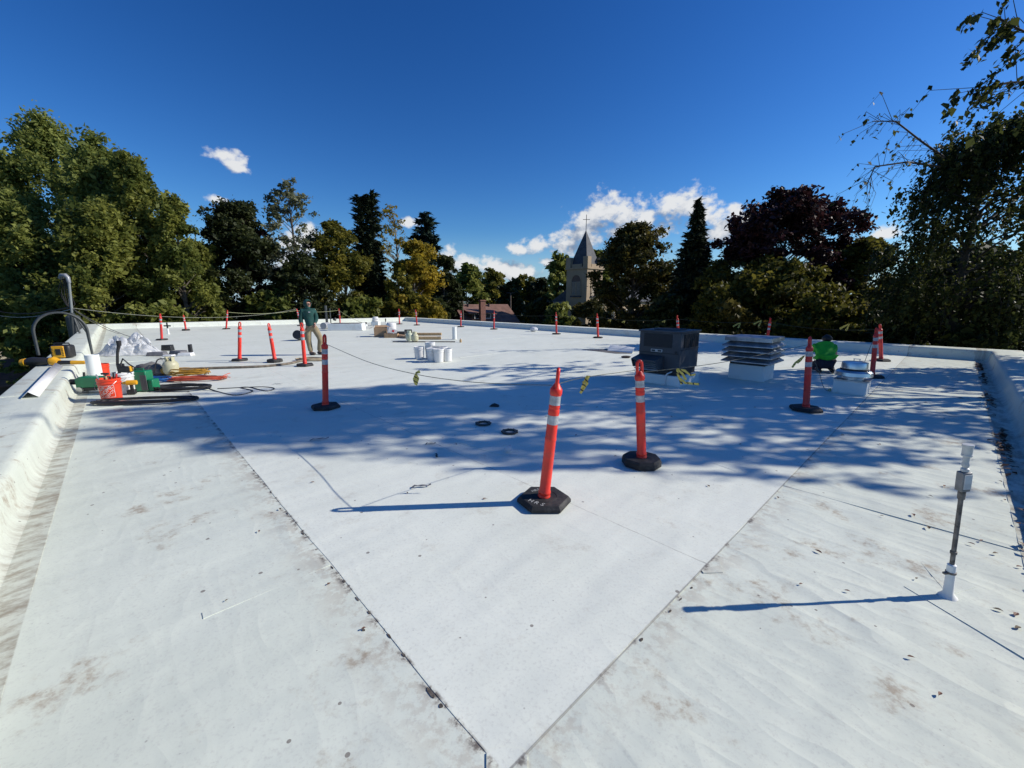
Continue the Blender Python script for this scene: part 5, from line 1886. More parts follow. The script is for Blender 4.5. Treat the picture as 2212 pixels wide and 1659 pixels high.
# grey canvas bag
bg = G(306, 814)
cb = MB()
vs, fs = [], []
prof = [(-.32, .02, .03), (-.28, .12, .12), (-.12, .16, .15), (.06, .16, .17), (.20, .13, .14), (.27, .08, .08)]
n = 12
for x, ry_, rz_ in prof:
    for j in range(n):
        a = 2 * math.pi * j / n
        z = max(0, rz_ * .9 + rz_ * math.sin(a) + .02 * math.sin(5 * a + x * 20))
        vs.append((x, ry_ * math.cos(a), z))
for i in range(len(prof) - 1):
    for j in range(n):
        fs.append((i * n + j, i * n + (j + 1) % n, (i + 1) * n + (j + 1) % n, (i + 1) * n + j))
fs += [tuple(range(n)), tuple((len(prof) - 1) * n + j for j in range(n))]
cvb = empty('canvas_bag', (bg.x + .05, bg.y + .2, .002), R(8))
tag(cvb, 'grey canvas tool bag with yellow end behind the green case', 'bag')
cb.add(vs, fs).build('body', mat('grey_canvas', (.17, .165, .155), .9, var=.2, vscale=6, bump=.4, bscale=20), cvb, sharp=60)
MB().ball((.31, 0, .10), (.09, .10, .095), 12, 8).build('yellow_end', mat('ochre_cloth', (.42, .27, .05), .8, var=.2), cvb)


def coil(name, label, cx, cy, rx, ry, loops, r, m, seed, zspread=.05, tail=None, rot=0.0):
    """loose coil lying on the roof, radii in metres"""
    rr = random.Random(seed)
    pts = []
    n = 22
    for k in range(loops):
        a_, b_ = rx * rr.uniform(.72, 1.05), ry * rr.uniform(.72, 1.05)
        ox, oy = rr.uniform(-.08, .08) * rx, rr.uniform(-.1, .1) * ry
        zz = r + zspread * (k % 6) / 6 * rr.uniform(.5, 1)
        for i in range(n):
            a = 2 * math.pi * i / n
            x, y = ox + a_ * math.cos(a), oy + b_ * math.sin(a)
            pts.append(Vector((cx + x * math.cos(rot) - y * math.sin(rot), cy + x * math.sin(rot) + y * math.cos(rot), zz + .3 * zspread * abs(math.sin(a * 1.5 + k)))))
    pth = []
    for i, p in enumerate(pts):
        q = pts[max(0, i - 1)] + pts[min(len(pts) - 1, i + 1)]
        pth.append((p * 2 + q) / 4)
    if tail:
        pth = through(pth[-1], tail[:-1], tail[-1], 6)[::-1] + pth[::-1]
    o = MB().tube(pth, r, 7).build(name, m)
    tag(o, label, name.split('_')[-1])
    return o


M_HOSE = mat('black_hose', (0.016, 0.016, 0.018), 0.5, var=.2)
h1 = G(318, 868)
coil('black_hose', 'large flat coil of black hose nearest the camera, in front of the bucket', h1.x, h1.y, .80, .24, 9, .014, M_HOSE, 5, .05, rot=R(10))
h2 = G(395, 841)
coil('black_hose', 'second coil of black hose with a long looping tail to the right', h2.x, h2.y, .52, .24, 11, .013, M_HOSE, 6, .08,
     tail=[G(470, 846), G(510, 854), G(546, 845), G(520, 838), G(540, 837), G(575, 845), G(592, 839), G(560, 836), G(470, 840)], rot=R(5))
M_CORDY = mat('ochre_cord', (0.50, 0.26, 0.03), 0.55, var=.1)
M_CORDR = mat('red_orange_cord', (0.55, 0.10, 0.05), 0.5, var=.1)
M_CORDB = mat('blue_cord', (0.02, 0.11, 0.33), 0.5, var=.15)
k1 = G(408, 811)
coil('extension_cord', 'ochre extension cord bundled in front of the cream cylinder', k1.x, k1.y, .46, .16, 16, .009, M_CORDY, 8, .15, rot=R(8))
k2 = G(428, 822)
coil('extension_cord', 'red orange extension cord coil with a loop to the right', k2.x, k2.y, .62, .15, 14, .009, M_CORDR, 9, .10,
     tail=[G(470, 818), G(488, 809), G(497, 806), G(480, 813), G(498, 815)], rot=R(10))
k3 = G(338, 824)
coil('extension_cord', 'blue cord coil lying left of the red orange cord', k3.x, k3.y, .36, .16, 14, .010, M_CORDB, 10, .09)

# clear plastic sheeting heap
M_PLAS = mat('clear_plastic_sheet', (0.86, 0.87, 0.87), 0.25, bump=0.35, bscale=9, trans=0.4, alpha=0.88, spec=0.6)


def plastic_heap(label, c, rx, ry, h, seed):
    """crumpled film: a few soft lumps broken up by sharp folded ridges"""
    from mathutils import noise as mn
    n = 110
    lumps = [(.28, .2, .36, .95), (-.40, .0, .36, .72), (.60, -.2, .30, .62), (-.02, -.35, .40, .66), (-.62, .3, .26, .5), (.0, .45, .4, .6)]
    vs, fs = [], []
    for i in range(n):
        for j in range(n):
            x, y = 2 * i / (n - 1) - 1, 2 * j / (n - 1) - 1
            q = max(abs(x), abs(y))
            rr_ = math.hypot(x, y) + 1e-6
            k = q / rr_ if rr_ > .01 else 1
            an = math.atan2(y, x)
            wob = 1 + .10 * math.sin(5 * an + seed) + .07 * math.sin(11 * an)
            X, Y_ = x * k * wob, y * k * wob
            z = max(a * math.exp(-((X - lx) ** 2 + (Y_ - ly) ** 2) / (s * s)) for lx, ly, s, a in lumps)
            v1 = mn.noise(Vector((X * 2.6, Y_ * 2.6, seed)))
            v2 = mn.noise(Vector((X * 6.5 + 5, Y_ * 6.5, seed)))
            v3 = mn.noise(Vector((X * 14, Y_ * 14, seed + 3)))
            ridge = (1 - abs(v1) * 2.2) * .5 + (1 - abs(v2) * 2.2) * .32 + (1 - abs(v3) * 2) * .12
            edge = max(0, 1 - q) ** .4
            z = math.tanh(1.6 * z)
            zz = h * edge * (z * (.35 + .75 * ridge) + .05 * ridge)
            vs.append((X * rx + .40 * h * z * v2, Y_ * ry + .40 * h * z * v1, max(.004, zz + .006)))
    for i in range(n - 1):
        for j in range(n - 1):
            a = i * n + j
            fs.append((a, a + n, a + n + 1, a + 1))
    o = MB().add(vs, fs).build('plastic_sheet', M_PLAS, loc=c, sharp=55)
    tag(o, label, 'plastic sheet')


ph_ = G(276, 765)
plastic_heap('crumpled heap of clear plastic sheeting by the left parapet', (ph_.x, ph_.y + .1, .002), 1.0, .65, .86, 4)

# dark offcuts right of the plastic
M_GREYSH = mat('grey_sheet', (0.14, 0.14, 0.15), 0.7, var=.2)
of = G(345, 764)
for i, (px, py, s, h, m, lab, rz, tl) in enumerate(((340, 768, (.50, .28, .12), .06, M_GREYSH, 'grey folded sheet left of the dark offcuts', 12, 10), (362, 757, (.34, .2, .2), .1, M_TOOLBLK, 'black crate piece at the back of the offcuts', 5, 0),
                                                    (384, 765, (.44, .3, .12), .06, M_GREYSH, 'low grey box in the middle of the offcuts', -8, 0), (362, 770, (.30, .2, .05), .025, M_WHITEP, 'white flat board in front of the dark offcuts', 4, 0),
                                                    (398, 769, (.40, .25, .10), .05, M_WHITEP, 'white block under the upright black board', 10, 0), (408, 768, (.10, .12, .36), .18, M_TOOLBLK, 'upright black board at the right end of the offcuts', 15, -10))):
    p = G(px, py)
    sx, sy, sz = s
    k = .85
    vs = [(-sx / 2, -sy / 2, 0), (sx / 2, -sy / 2, 0), (sx / 2, sy / 2, 0), (-sx / 2, sy / 2, 0),
          (-sx / 2 * k, -sy / 2 * k, sz), (sx / 2 * .92, -sy / 2 * k, sz * .85), (sx / 2 * k, sy / 2 * .95, sz), (-sx / 2 * .8, sy / 2 * k, sz * .9)]
    o = MB().add(vs, [(3, 2, 1, 0), (4, 5, 6, 7), (0, 1, 5, 4), (1, 2, 6, 5), (2, 3, 7, 6), (3, 0, 4, 7)]).build('offcut', m, loc=(p.x, p.y + .02 * i, .002), sharp=15, rotz=R(rz), bevel=.01)
    tag(o, lab, 'offcut')

# long brown hose laid across the roof
P = [G(332, 806), G(400, 800), G(470, 797), G(560, 794), G(620, 788), G(655, 781), G(692, 777)]
for p in P:
    p.z = .032
tag(MB().tube(through(P[0], P[1:-1], P[-1], 6), .03, 8).build('brown_hose', mat('brown_hose', (.20, .165, .125), .8, var=.4, vscale=9)), 'long brown hose lying across the roof below the posts', 'hose')
cl = G(672, 779)
coil('rope_coil', 'small heap of tan rope at the foot of the standing worker', cl.x, cl.y, .42, .2, 7, .02, mat('tan_rope', (.38, .31, .2), .9, var=.2), 15, .05)

# ============================================================ MATERIAL ON THE FAR ROOF
WB = 'white buckets in the middle of the roof'
for px, py, lid, nest, lab in ((906, 775, False, False, 'white bucket standing a little apart on the left of the group'), (930, 774, False, True, 'tall nested pair of white buckets at the back of the group'),
                               (934, 780.5, True, False, 'lidded white bucket at the front left of the group'), (948, 782, True, False, 'front centre white bucket of the group'),
                               (966, 780, False, False, 'white bucket at the right end of the group'), (956, 776.5, True, False, 'white bucket in the second row behind the front centre one')):
    p = G(px, py)
    bucket(lab, (p.x, p.y, .002), M_WHITEP, lid, nest, group=WB, turn=px * .7)
p = G(940, 781)
rl = empty('paint_roller', (p.x + .02, p.y + .02, .40))
tag(rl, 'paint roller lying on the lids of the white buckets', 'roller')
MB().tube([(-.10, 0, .03), (.10, .02, .03)], .028, 10).build('sleeve', mat('roller_nap', (.55, .54, .5), .9), rl)
MB().tube([(.10, .02, .03), (.18, .03, .035), (.18, .0, .03), (.3, -.05, .03)], .006, 6).build('frame', M_TOOLBLK, rl)
p = G(819.5, 726.5)


def open_box(name, label, p, s, rz, m=None, flaps=True):
    root = empty(name, (p.x, p.y, .002), R(rz))
    tag(root, label, 'box')
    x, y, z = s
    t = .012
    MB().box((0, 0, t / 2), (x, y, t)).box((-x / 2 + t / 2, 0, z / 2 + t), (t, y, z - t)).box((x / 2 - t / 2, 0, z / 2 + t), (t, y, z - t)) \
        .box((0, -y / 2 + t / 2, z / 2 + t), (x - 2 * t - .002, t, z - t)).box((0, y / 2 - t / 2, z / 2 + t), (x - 2 * t - .002, t, z - t)).build('body', m or M_CARD, root, sharp=15)
    if flaps:
        for sx in (-1, 1):
            MB().box((sx * (x / 2 + .10), 0, z + .02), (.24, y * .96, .008), M=Matrix.Rotation(R(sx * 25), 3, 'Y')).build('flap', m or M_CARD, root)
        MB().box((0, y / 2 + .08, z + .05), (x * .94, .2, .008), M=Matrix.Rotation(R(25), 3, 'X')).build('flap', m or M_CARD, root)


open_box('cardboard_box', 'open brown cardboard box at the left end of the far supplies', G(823, 727), (.60, .45, .44), 14)
open_box('cardboard_box', 'low brown cardboard tray in front of the white containers', G(846, 729), (.62, .4, .18), 5, flaps=False)
p = G(846, 722)
tag(MB().lathe([(0, 0), (.21, 0), (.24, .03), (.26, .52), (.24, .56), (.20, .60), (0, .60)], 20).build('white_drum', M_WHITEP, loc=(p.x, p.y, .002)), 'white plastic drum behind the cardboard boxes', 'drum')
p = G(839, 727.5)
pk = empty('white_carton', (p.x + .25, p.y - .1, .20), R(20))
tag(pk, 'tilted white carton with a red mark lying on the cardboard tray', 'carton')
MB().box((0, 0, .1), (.42, .26, .22), M=Matrix.Rotation(R(22), 3, 'Y')).build('body', M_WHITEP, pk, sharp=15)
MB().box((.02, -.133, .1), (.10, .006, .09), M=Matrix.Rotation(R(22), 3, 'Y')).build('red_mark', M_RED, pk)
for i, (px, py, s, m, lab) in enumerate(((868, 719, (.9, .4, .06), M_WHITEP, 'white flat sheet stack behind the far supplies'), (862, 724, (.5, .4, .16), M_TOOLBLK, 'black rubber roll left of the far cylinders'),
                                         (876, 722, (.4, .35, .20), M_TOOLBLK, 'black box behind the pair of far cylinders'))):
    p = G(px, py)
    tag(MB().box((0, 0, s[2] / 2), s).build('supply_stack', m, loc=(p.x, p.y + .3 * i, .003), rotz=R(7 * i), bevel=.02), lab, 'stack')
# boards
for i, (x0, y0, x1, y1, z, m, lab) in enumerate(((842, 727, 880, 732, .0, M_CARD, 'short brown carton lying left of the far cylinders'), (884, 734, 950, 734, .0, M_WOOD, 'lower tan board of the pile behind the cylinders'),
                                                 (880, 731.5, 952, 731, .12, M_WOOD, 'upper tan board of the pile behind the cylinders'))):
    a, b = G(x0, y0), G(x1, y1)
    mid = (a + b) / 2
    L = (b - a).length
    tag(MB().box((0, 0, .06), (L, .34 if i else .3, .115)).build('board', m, loc=(mid.x, mid.y + .25, .003 + z), rotz=math.atan2(b.y - a.y, b.x - a.x), bevel=.006), lab, 'board')
a, b = G(852, 738), G(985, 738)
tag(MB().box((0, 0, .02), ((b - a).length, .05, .035)).build('wood_strip', mat('grey_wood', (.16, .13, .10), .8), loc=((a.x + b.x) / 2, a.y - .25, .003)), 'long thin wood strip in front of the far cylinders', 'strip')
p = G(982, 733)
tag(MB().lathe([(0, .001), (.10, .001), (.10, .57), (.06, .57), (.06, .5), (0, .5)], 20).build('membrane_roll', M_WHITE, loc=(p.x, p.y, .002)), 'slim white roll standing upright right of the tan boards', 'roll')
p = G(995, 739.5)
bt = empty('bottle', (p.x, p.y, .002))
tag(bt, 'small tan bottle with white cap beside the slim white roll', 'bottle')
MB().lathe([(0, 0), (.045, 0), (.048, .02), (.048, .10), (.02, .135), (.02, .15)], 14).build('body', mat('tan_bottle', (.5, .33, .16), .35), bt)
MB().lathe([(.023, .145), (.023, .185), (0, .187)], 12).build('cap', M_WHITEP, bt)

# skylight curb
a, b = G(708, 714), G(782, 713.5)
L = (b - a).length
sk = empty('skylight_curb', ((a.x + b.x) / 2, a.y + .45, 0), math.atan2(b.y - a.y, b.x - a.x))
tag(sk, 'low white membrane wrapped skylight curb near the far wall', 'skylight')
MB().box((0, 0, .20), (L, .9, .40)).build('curb', M_WHITE, sk, bevel=.02)
MB().box((0, 0, .412), (L * .82, .7, .022)).build('glazing', M_UNITDK, sk)
MB().box((0, -.47, .02), (L + .1, .05, .03)).build('flange', M_WHITE, sk)
p = G(699, 711)
tag(MB().lathe([(0, -.35), (.2, -.35), (.2, .35), (0, .35)], 20, (0, 0, .2), Matrix.Rotation(R(90), 3, 'X')).build('grey_roll', mat('grey_roll', (.33, .34, .35), .6), loc=(p.x, p.y + .35, .002)), 'grey roll lying at the left end of the skylight curb', 'roll')
p = G(718, 706)
tag(MB().lathe([(.10, 0), (.12, .08), (.07, .16), (.03, .20), (0, .2)], 12, M=Matrix.Rotation(R(25), 3, 'Y')).build('work_boot', M_TOOLBLK, loc=(p.x, p.y + .4, .42)), 'dark bundle resting on the skylight curb', 'bundle')
# gravity vent
p = G(812, 703)
gv = empty('gravity_vent', (p.x, p.y, 0))
tag(gv, 'small white stacked cap vent near the far wall', 'vent')
MB().box((0, 0, .14), (.52, .52, .28)).build('curb', M_WHITE, gv, bevel=.02)
for z, r in ((.30, .26), (.42, .24), (.53, .2)):
    MB().lathe([(r, z), (r * 1.05, z + .02), (r * .8, z + .09), (0, z + .1)], 18).build('cap_ring', M_WHITEP, gv)
MB().lathe([(.14, .27), (.14, .6)], 16).build('stack', M_WHITEP, gv)
for px, py, top, r, lab in ((833.5, 702, 688, .05, 'thin pipe right of the white cap vent'), (364, 721.5, 697, .045, 'white pipe with black cross valve by the far left wall'),
                            (791, 704, 696, .07, 'short pipe at the right end of the skylight curb')):
    p = G(px, py)
    h = AT(px, top, p.y).z
    ro = empty('vent_pipe', (p.x, p.y, 0))
    tag(ro, lab, 'pipe')
    MB().lathe([(r * 1.6, -.003), (r * 1.1, .05), (r, .1), (r, h * .5)], 12).build('boot', M_WHITE, ro)
    MB().lathe([(r * .8, h * .45), (r * .8, h), (0, h)], 12).build('pipe', M_TOOLBLK, ro)
    if px == 364:
        MB().box((0, 0, h * .72), (.34, .06, .07)).build('cross_arm', M_TOOLBLK, ro)
for px, py, x0, lab in ((691, 661, 0, 'grey steel post right behind the worker beyond the far wall'),):
    p = AT(703, 660, 31.5)
    ro = empty('steel_post', (p.x, p.y, GROUND))
    tag(ro, lab, 'post')
    MB().tube([(0, 0, 0), (0, 0, p.z - GROUND)], .09, 10).tube([(.3, 0, 0), (.3, 0, p.z - GROUND - .2)], .04, 8).build('pipe', M_CONDUIT, ro)

# black roll and scraps near the worker
p = G(650, 735)
tag(MB().lathe([(.09, -.3), (.2, -.3), (.2, .3), (.09, .3)], 20, (0, 0, .2), Matrix.Rotation(R(75), 3, 'X') @ Matrix.Rotation(R(0), 3, 'Z')).build('rubber_roll', M_TOOLBLK, loc=(p.x, p.y, .0)), 'black rubber roll lying behind the standing worker', 'roll')


def sheet_scrap(name, label, pts, m, z=.004, curl=None, cat='scrap'):
    P = [G(x, y) for x, y in pts]
    mb = MB().prism([(q.x, q.y) for q in P], z, z + .006)
    return tag(mb.build(name, m, sharp=15), label, cat)


M_DECK = mat('exposed_grey_deck', (0.13, 0.125, 0.12), 0.85, var=.2, vscale=3)
sheet_scrap('exposed_deck', 'dark grey opening cut in the membrane left of the rooftop unit', [(1257, 755), (1312, 754.5), (1365, 762), (1365, 764), (1330, 764)], M_DECK, .0, cat='roof opening')
a = [G(1312, 758), G(1366, 763.5), G(1372, 760), G(1322, 752)]
fl2 = MB()
vs = []
for k in range(6):
    t = k / 5
    for i in range(2):
        q0 = a[0].lerp(a[1], i)
        q1 = a[3].lerp(a[2], i)
        q = q0.lerp(q1, t)
        vs.append((q.x, q.y, .012 + .20 * math.sin(t * 1.9) * (1 - .35 * t)))
fl2.add(vs, [(2 * k, 2 * k + 1, 2 * k + 3, 2 * k + 2) for k in range(5)])
fo2 = fl2.build('peeled_membrane', M_WHITE, sharp=None)
sm = fo2.modifiers.new('thickness', 'SOLIDIFY')
sm.thickness = .005
tag(fo2, 'flap of white membrane peeled back beside the rooftop unit', 'membrane flap')
# rings, cup, crumpled paper, scraps
for px, py, lab in ((1044, 916, 'black plastic clamping ring lying farther from the camera'), (1101, 934, 'black plastic clamping ring lying nearer the clear cup')):
    p = G(px, py)
    ro = empty('clamping_ring', (p.x, p.y, .0045), R(px))
    tag(ro, lab, 'ring', 'black drain rings on the shaded roof')
    MB().lathe([(.066, 0), (.108, 0), (.110, .008), (.108, .016), (.068, .018), (.066, .008), (.066, 0)], 36, caps=False).build('ring', M_TOOLBLK, ro)
    for i in range(9):
        MB().box((.105 * math.cos(R(40 * i)), .105 * math.sin(R(40 * i)), .010), (.022, .016, .017), rot=R(40 * i)).build('lug', M_TOOLBLK, ro)
p = G(1096, 976)
tag(MB().lathe([(0, -.03), (.024, -.03), (.034, .045), (.032, .045), (.022, -.026), (0, -.026)], 18, (0, 0, .034), Matrix.Rotation(R(82), 3, 'Y') @ Matrix.Rotation(R(20), 3, 'Z')).build('plastic_cup', mat('clear_cup', (.85, .86, .87), .1, trans=.3, alpha=.55), loc=(p.x, p.y, .004), rotz=R(15)), 'small clear plastic cup lying on its side', 'cup')
p = G(1068, 878)
tag(MB().add([(-.09, -.02, 0), (.07, -.05, 0), (.085, .03, 0), (-.05, .06, 0), (-.045, -.0, .035), (.03, -.02, .05), (.07, .0, .03), (-.0, .04, .045)],
             [(3, 2, 1, 0), (4, 5, 6, 7), (0, 1, 5, 4), (1, 2, 6, 5), (2, 3, 7, 6), (3, 0, 4, 7)]).build('rubber_scrap', M_TOOLBLK, loc=(p.x, p.y, .004), sharp=20), 'black rubber lump in the tree shade beyond the rings', 'scrap')
for px, py, L, rz, m, lab in ((930, 960, .12, 20, M_TOOLBLK, 'ragged black scrap left of the clear cup'), (943, 986, .14, -55, M_TOOLBLK, 'thin black strip pointing at the nearest post'),
                              (690, 950, .22, 28, M_GREYSH, 'grey strip on the shaded roof left of centre'), (910, 1052, .18, 20, M_GREYSH, 'grey curled strip above the long post shadow'),
                              (600, 830, .2, 5, M_GREYSH, 'thin dark offcut right of the hose tail'), (2155, 910, .2, 0, M_GREYSH, None)):
    if lab is None:
        continue
    p = G(px, py)
    mb = MB()
    n = 6
    vs = []
    for i in range(n + 1):
        x = L * (i / n - .5)
        w_ = .012 * (1 + .5 * math.sin(i * 2.3))
        z = .003 + .012 * abs(math.sin(i * 1.3))
        vs += [(x, -w_ + .015 * math.sin(i), z), (x, w_ + .015 * math.sin(i), z + .002)]
    mb.add(vs, [(2 * i, 2 * i + 2, 2 * i + 3, 2 * i + 1) for i in range(n)])
    tag(mb.build('scrap_strip', m, loc=(p.x, p.y, .004), rotz=R(rz)), lab, 'scrap')
p = G(1153, 716)
tag(MB().ball((0, 0, .13), (.24, .2, .14), 9, 6).build('crumpled_wrap', mat('crumpled_film', (.6, .62, .66), .4, bump=.9, bscale=10), loc=(p.x, p.y, 0), sharp=10), 'crumpled pale plastic wrap by the right wall', 'wrap')
for px, py, s, lab in ((1445, 716 + 34, .3, 'dark rag on the roof left of the rooftop unit'),):
    pass
p = G(1352, 773)
tag(MB().ball((0, 0, .03), (.16, .08, .04), 10, 5).build('rag', mat('dark_rag', (.05, .04, .04), .9, bump=.5), loc=(p.x, p.y, .002), sharp=20), 'small dark rag on the roof left of the rooftop unit', 'rag')
# ============================================================ PEOPLE
def skin(name, joints, edges, root, material, parent, sub=2, extra=None):
    names = list(joints)
    me = bpy.data.meshes.new(name)
    me.from_pydata([joints[n][0] for n in names], [(names.index(a), names.index(b)) for a, b in edges], [])
    o = bpy.data.objects.new(name, me)
    COL.objects.link(o)
    md = o.modifiers.new('skin', 'SKIN')
    md.use_smooth_shade = True
    sv = me.skin_vertices[0].data
    for i, n in enumerate(names):
        r = joints[n][1]
        sv[i].radius = (r, r) if not isinstance(r, (tuple, list)) else r
        sv[i].use_root = (n == root)
    ss = o.modifiers.new('sub', 'SUBSURF')
    ss.levels = ss.render_levels = sub
    dg = bpy.context.evaluated_depsgraph_get()
    m2 = bpy.data.meshes.new_from_object(o.evaluated_get(dg))
    bpy.data.objects.remove(o)
    bm = bmesh.new()
    bm.from_mesh(m2)
    if extra:
        t = bpy.data.meshes.new('t')
        t.from_pydata(extra.v, [], extra.f)
        bm.from_mesh(t)
        bpy.data.meshes.remove(t)
    bmesh.ops.recalc_face_normals(bm, faces=bm.faces)
    bm.to_mesh(m2)
    bm.free()
    m2.name = name
    m2.materials.clear()
    m2.materials.append(material)
    m2.polygons.foreach_set('use_smooth', [True] * len(m2.polygons))
    o2 = bpy.data.objects.new(name, m2)
    COL.objects.link(o2)
    o2.parent = parent
    return o2


def hand(mb, wrist, tip, side, palm_n, curl=.5):
    """five tapered fingers and a palm, from wrist towards tip; side points at the thumb"""
    w, t = Vector(wrist), Vector(tip)
    d = (t - w).normalized()
    s = Vector(side)
    s = (s - d * s.dot(d)).normalized()
    n = d.cross(s)
    if n.dot(Vector(palm_n)) < 0:
        n = -n
    k = w + d * .085
    mb.tube([w, w + d * .03, w + d * .06, k], [.024, .032, .036, .030], 8)
    for i, L in enumerate((.070, .080, .074, .058)):
        o = w + d * .06 + s * (.027 - i * .018)
        a = o + d * .035
        b = a + (d * math.cos(curl) + n * math.sin(curl)) * L * .45
        c = b + (d * math.cos(curl * 2) + n * math.sin(curl * 2)) * L * .4
        mb.tube([o, a, b, c], [.010, .0095, .0085, .006], 6)
    o = w + d * .02 + s * .028
    mb.tube([o, o + (d * .6 + s * .8) * .035, o + (d * .85 + s * .45 + n * .3) * .07], [.012, .011, .008], 6)


M_SKIN = mat('skin', (0.46, 0.26, 0.19), 0.5)
M_HOODIE = mat('dark_green_hoodie', (0.006, 0.055, 0.048), 0.85, var=0.25, vscale=9, bump=.5, bscale=14)
M_KHAKI = mat('khaki_trousers', (0.27, 0.22, 0.13), 0.85, var=0.22, vscale=8, bump=.6, bscale=13)
M_SHOE = mat('brown_shoes', (0.07, 0.055, 0.045), 0.7)
M_LIME = mat('lime_shirt', (0.035, 0.42, 0.030), 0.8, var=0.12, vscale=8, bump=.5, bscale=11)
M_JEANS = mat('dark_jeans', (0.012, 0.015, 0.028), 0.85, var=0.3, vscale=12)
M_HAIR = mat('black_hair', (0.010, 0.009, 0.008), 0.6)


def head_extra(c, fwd, s=1.0):
    """nose, lips, ears and brow as small forms sunk into the head"""
    f = Vector(fwd).normalized()
    r = f.cross(Vector((0, 0, 1))).normalized()
    mb = MB()
    C = Vector(c)
    mb.tube([C + f * .088 * s + Vector((0, 0, .02)), C + f * .112 * s + Vector((0, 0, -.018)), C + f * .09 * s + Vector((0, 0, -.028))], [.008, .013, .010], 7)
    mb.ball(C + f * .088 * s + Vector((0, 0, -.055)), (.022, .014, .008), 8, 6)
    for q in (-1, 1):
        mb.ball(C + r * q * .078 * s - f * .005, (.016, .016, .03), 8, 6)
    return mb


def standing_worker():
    p = G(680, 766)
    root = empty('person', (p.x, p.y, .003))
    tag(root, 'person in a dark green hooded sweatshirt and khaki trousers standing, looking right', 'person')
    J = dict(pel=((-.03, 0, .93), (.115, .09)), waist=((-.06, 0, 1.08), (.12, .09)), chest=((-.085, 0, 1.30), (.15, .115)), neckb=((-.085, 0, 1.46), (.075, .075)), neck=((-.075, -.005, 1.53), .058),
             head=((-.06, -.015, 1.62), (.085, .095)), crown=((-.065, -.01, 1.70), (.075, .085)),
             rs=((-.24, -.10, 1.41), .068), re=((-.28, -.15, 1.13), .052), rw=((-.21, -.20, .88), .032),
             ls=((.075, .10, 1.41), .068), le=((.105, .10, 1.13), .052), lw=((.10, -.06, .97), .032),
             rh=((-.12, -.04, .86), .095), rk=((-.12, -.09, .48), .062), ra=((-.09, -.05, .09), .042), rt=((.05, -.12, .04), .035),
             lh=((.05, .04, .86), .095), lk=((.25, -.03, .52), .062), la=((.13, .06, .10), .042), lt=((.25, -.01, .04), .035))
    E = [('pel', 'waist'), ('waist', 'chest'), ('chest', 'neckb'), ('neckb', 'neck'), ('neck', 'head'), ('head', 'crown'), ('chest', 'rs'), ('rs', 're'), ('re', 'rw'), ('chest', 'ls'), ('ls', 'le'), ('le', 'lw'),
         ('pel', 'rh'), ('rh', 'rk'), ('rk', 'ra'), ('ra', 'rt'), ('pel', 'lh'), ('lh', 'lk'), ('lk', 'la'), ('la', 'lt')]
    fwd = Vector((.86, -.5, 0))
    ex = head_extra((-.06, -.015, 1.625), fwd)
    hand(ex, (-.21, -.20, .88), (-.16, -.22, .78), (.5, -.6, 0), (.7, .3, 0), .45)
    hand(ex, (.10, -.06, .97), (.16, -.12, .90), (0, .2, 1), (-.5, -.5, 0), .5)
    skin('body', J, E, 'pel', M_SKIN, root, 2, ex)
    H = {k: (J[k][0], tuple(x + .03 for x in J[k][1]) if isinstance(J[k][1], tuple) else J[k][1] + .026) for k in ('waist', 'chest', 'neckb', 'rs', 're', 'ls', 'le')}
    H['hem'] = ((-.04, 0, .90), (.168, .14))
    H['hip'] = ((-.045, 0, .98), (.178, .148))
    H['waist'] = ((-.06, 0, 1.10), (.172, .142))
    H['chest'] = ((-.085, 0, 1.29), (.185, .145))
    H['rc'] = ((-.22, -.19, .91), .05)
    H['lc'] = ((.09, -.03, .99), .05)
    H['rmid'] = ((-.265, -.12, 1.26), .082)
    H['lmid'] = ((.10, .10, 1.26), .082)
    skin('hoodie', H, [('hem', 'hip'), ('hip', 'waist'), ('waist', 'chest'), ('chest', 'neckb'), ('chest', 'rs'), ('rs', 'rmid'), ('rmid', 're'), ('re', 'rc'), ('chest', 'ls'), ('ls', 'lmid'), ('lmid', 'le'), ('le', 'lc')], 'chest', M_HOODIE, root)
    # hood: open shell round the head
    hd = MB()
    n, m = 20, 12
    vs, fs = [], []
    C = Vector((-.075, -.008, 1.625))
    r = fwd.cross(Vector((0, 0, 1))).normalized()
    for i in range(m + 1):
        ph = R(50) + (math.pi - R(50)) * i / m          # opening of 50 degrees towards the face
        for j in range(n):
            th = 2 * math.pi * j / n
            q = fwd * math.cos(ph) * .135 + r * math.sin(ph) * math.cos(th) * .118 + Vector((0, 0, 1)) * math.sin(ph) * math.sin(th) * .145
            q += Vector((0, 0, .012)) - fwd * .012
            vs.append(C + q)
    for i in range(m):
        for j in range(n):
            fs.append((i * n + j, i * n + (j + 1) % n, (i + 1) * n + (j + 1) % n, (i + 1) * n + j))
    hd.add(vs, fs)
    ho = hd.build('hood', M_HOODIE, root, sharp=None)
    sd_ = ho.modifiers.new('thickness', 'SOLIDIFY')
    sd_.thickness = .012
    MB().tube([(-.085, -.06, 1.44), (-.07, -.075, 1.49), (-.075, .0, 1.50)], [.06, .07, .07], 10).build('hood_collar', M_HOODIE, root)
    T = {k: (J[k][0], tuple(x + .028 for x in J[k][1]) if isinstance(J[k][1], tuple) else J[k][1] + .03) for k in ('pel', 'rh', 'rk', 'lh', 'lk')}
    T['rc'] = ((-.09, -.055, .085), .075)
    T['rm'] = ((-.105, -.07, .28), .082)
    T['lm'] = ((.19, .015, .31), .082)
    T['lc'] = ((.135, .055, .09), .075)
    T['top'] = ((-.035, 0, 1.0), (.15, .12))
    skin('trousers', T, [('top', 'pel'), ('pel', 'rh'), ('rh', 'rk'), ('rk', 'rm'), ('rm', 'rc'), ('pel', 'lh'), ('lh', 'lk'), ('lk', 'lm'), ('lm', 'lc')], 'pel', M_KHAKI, root)
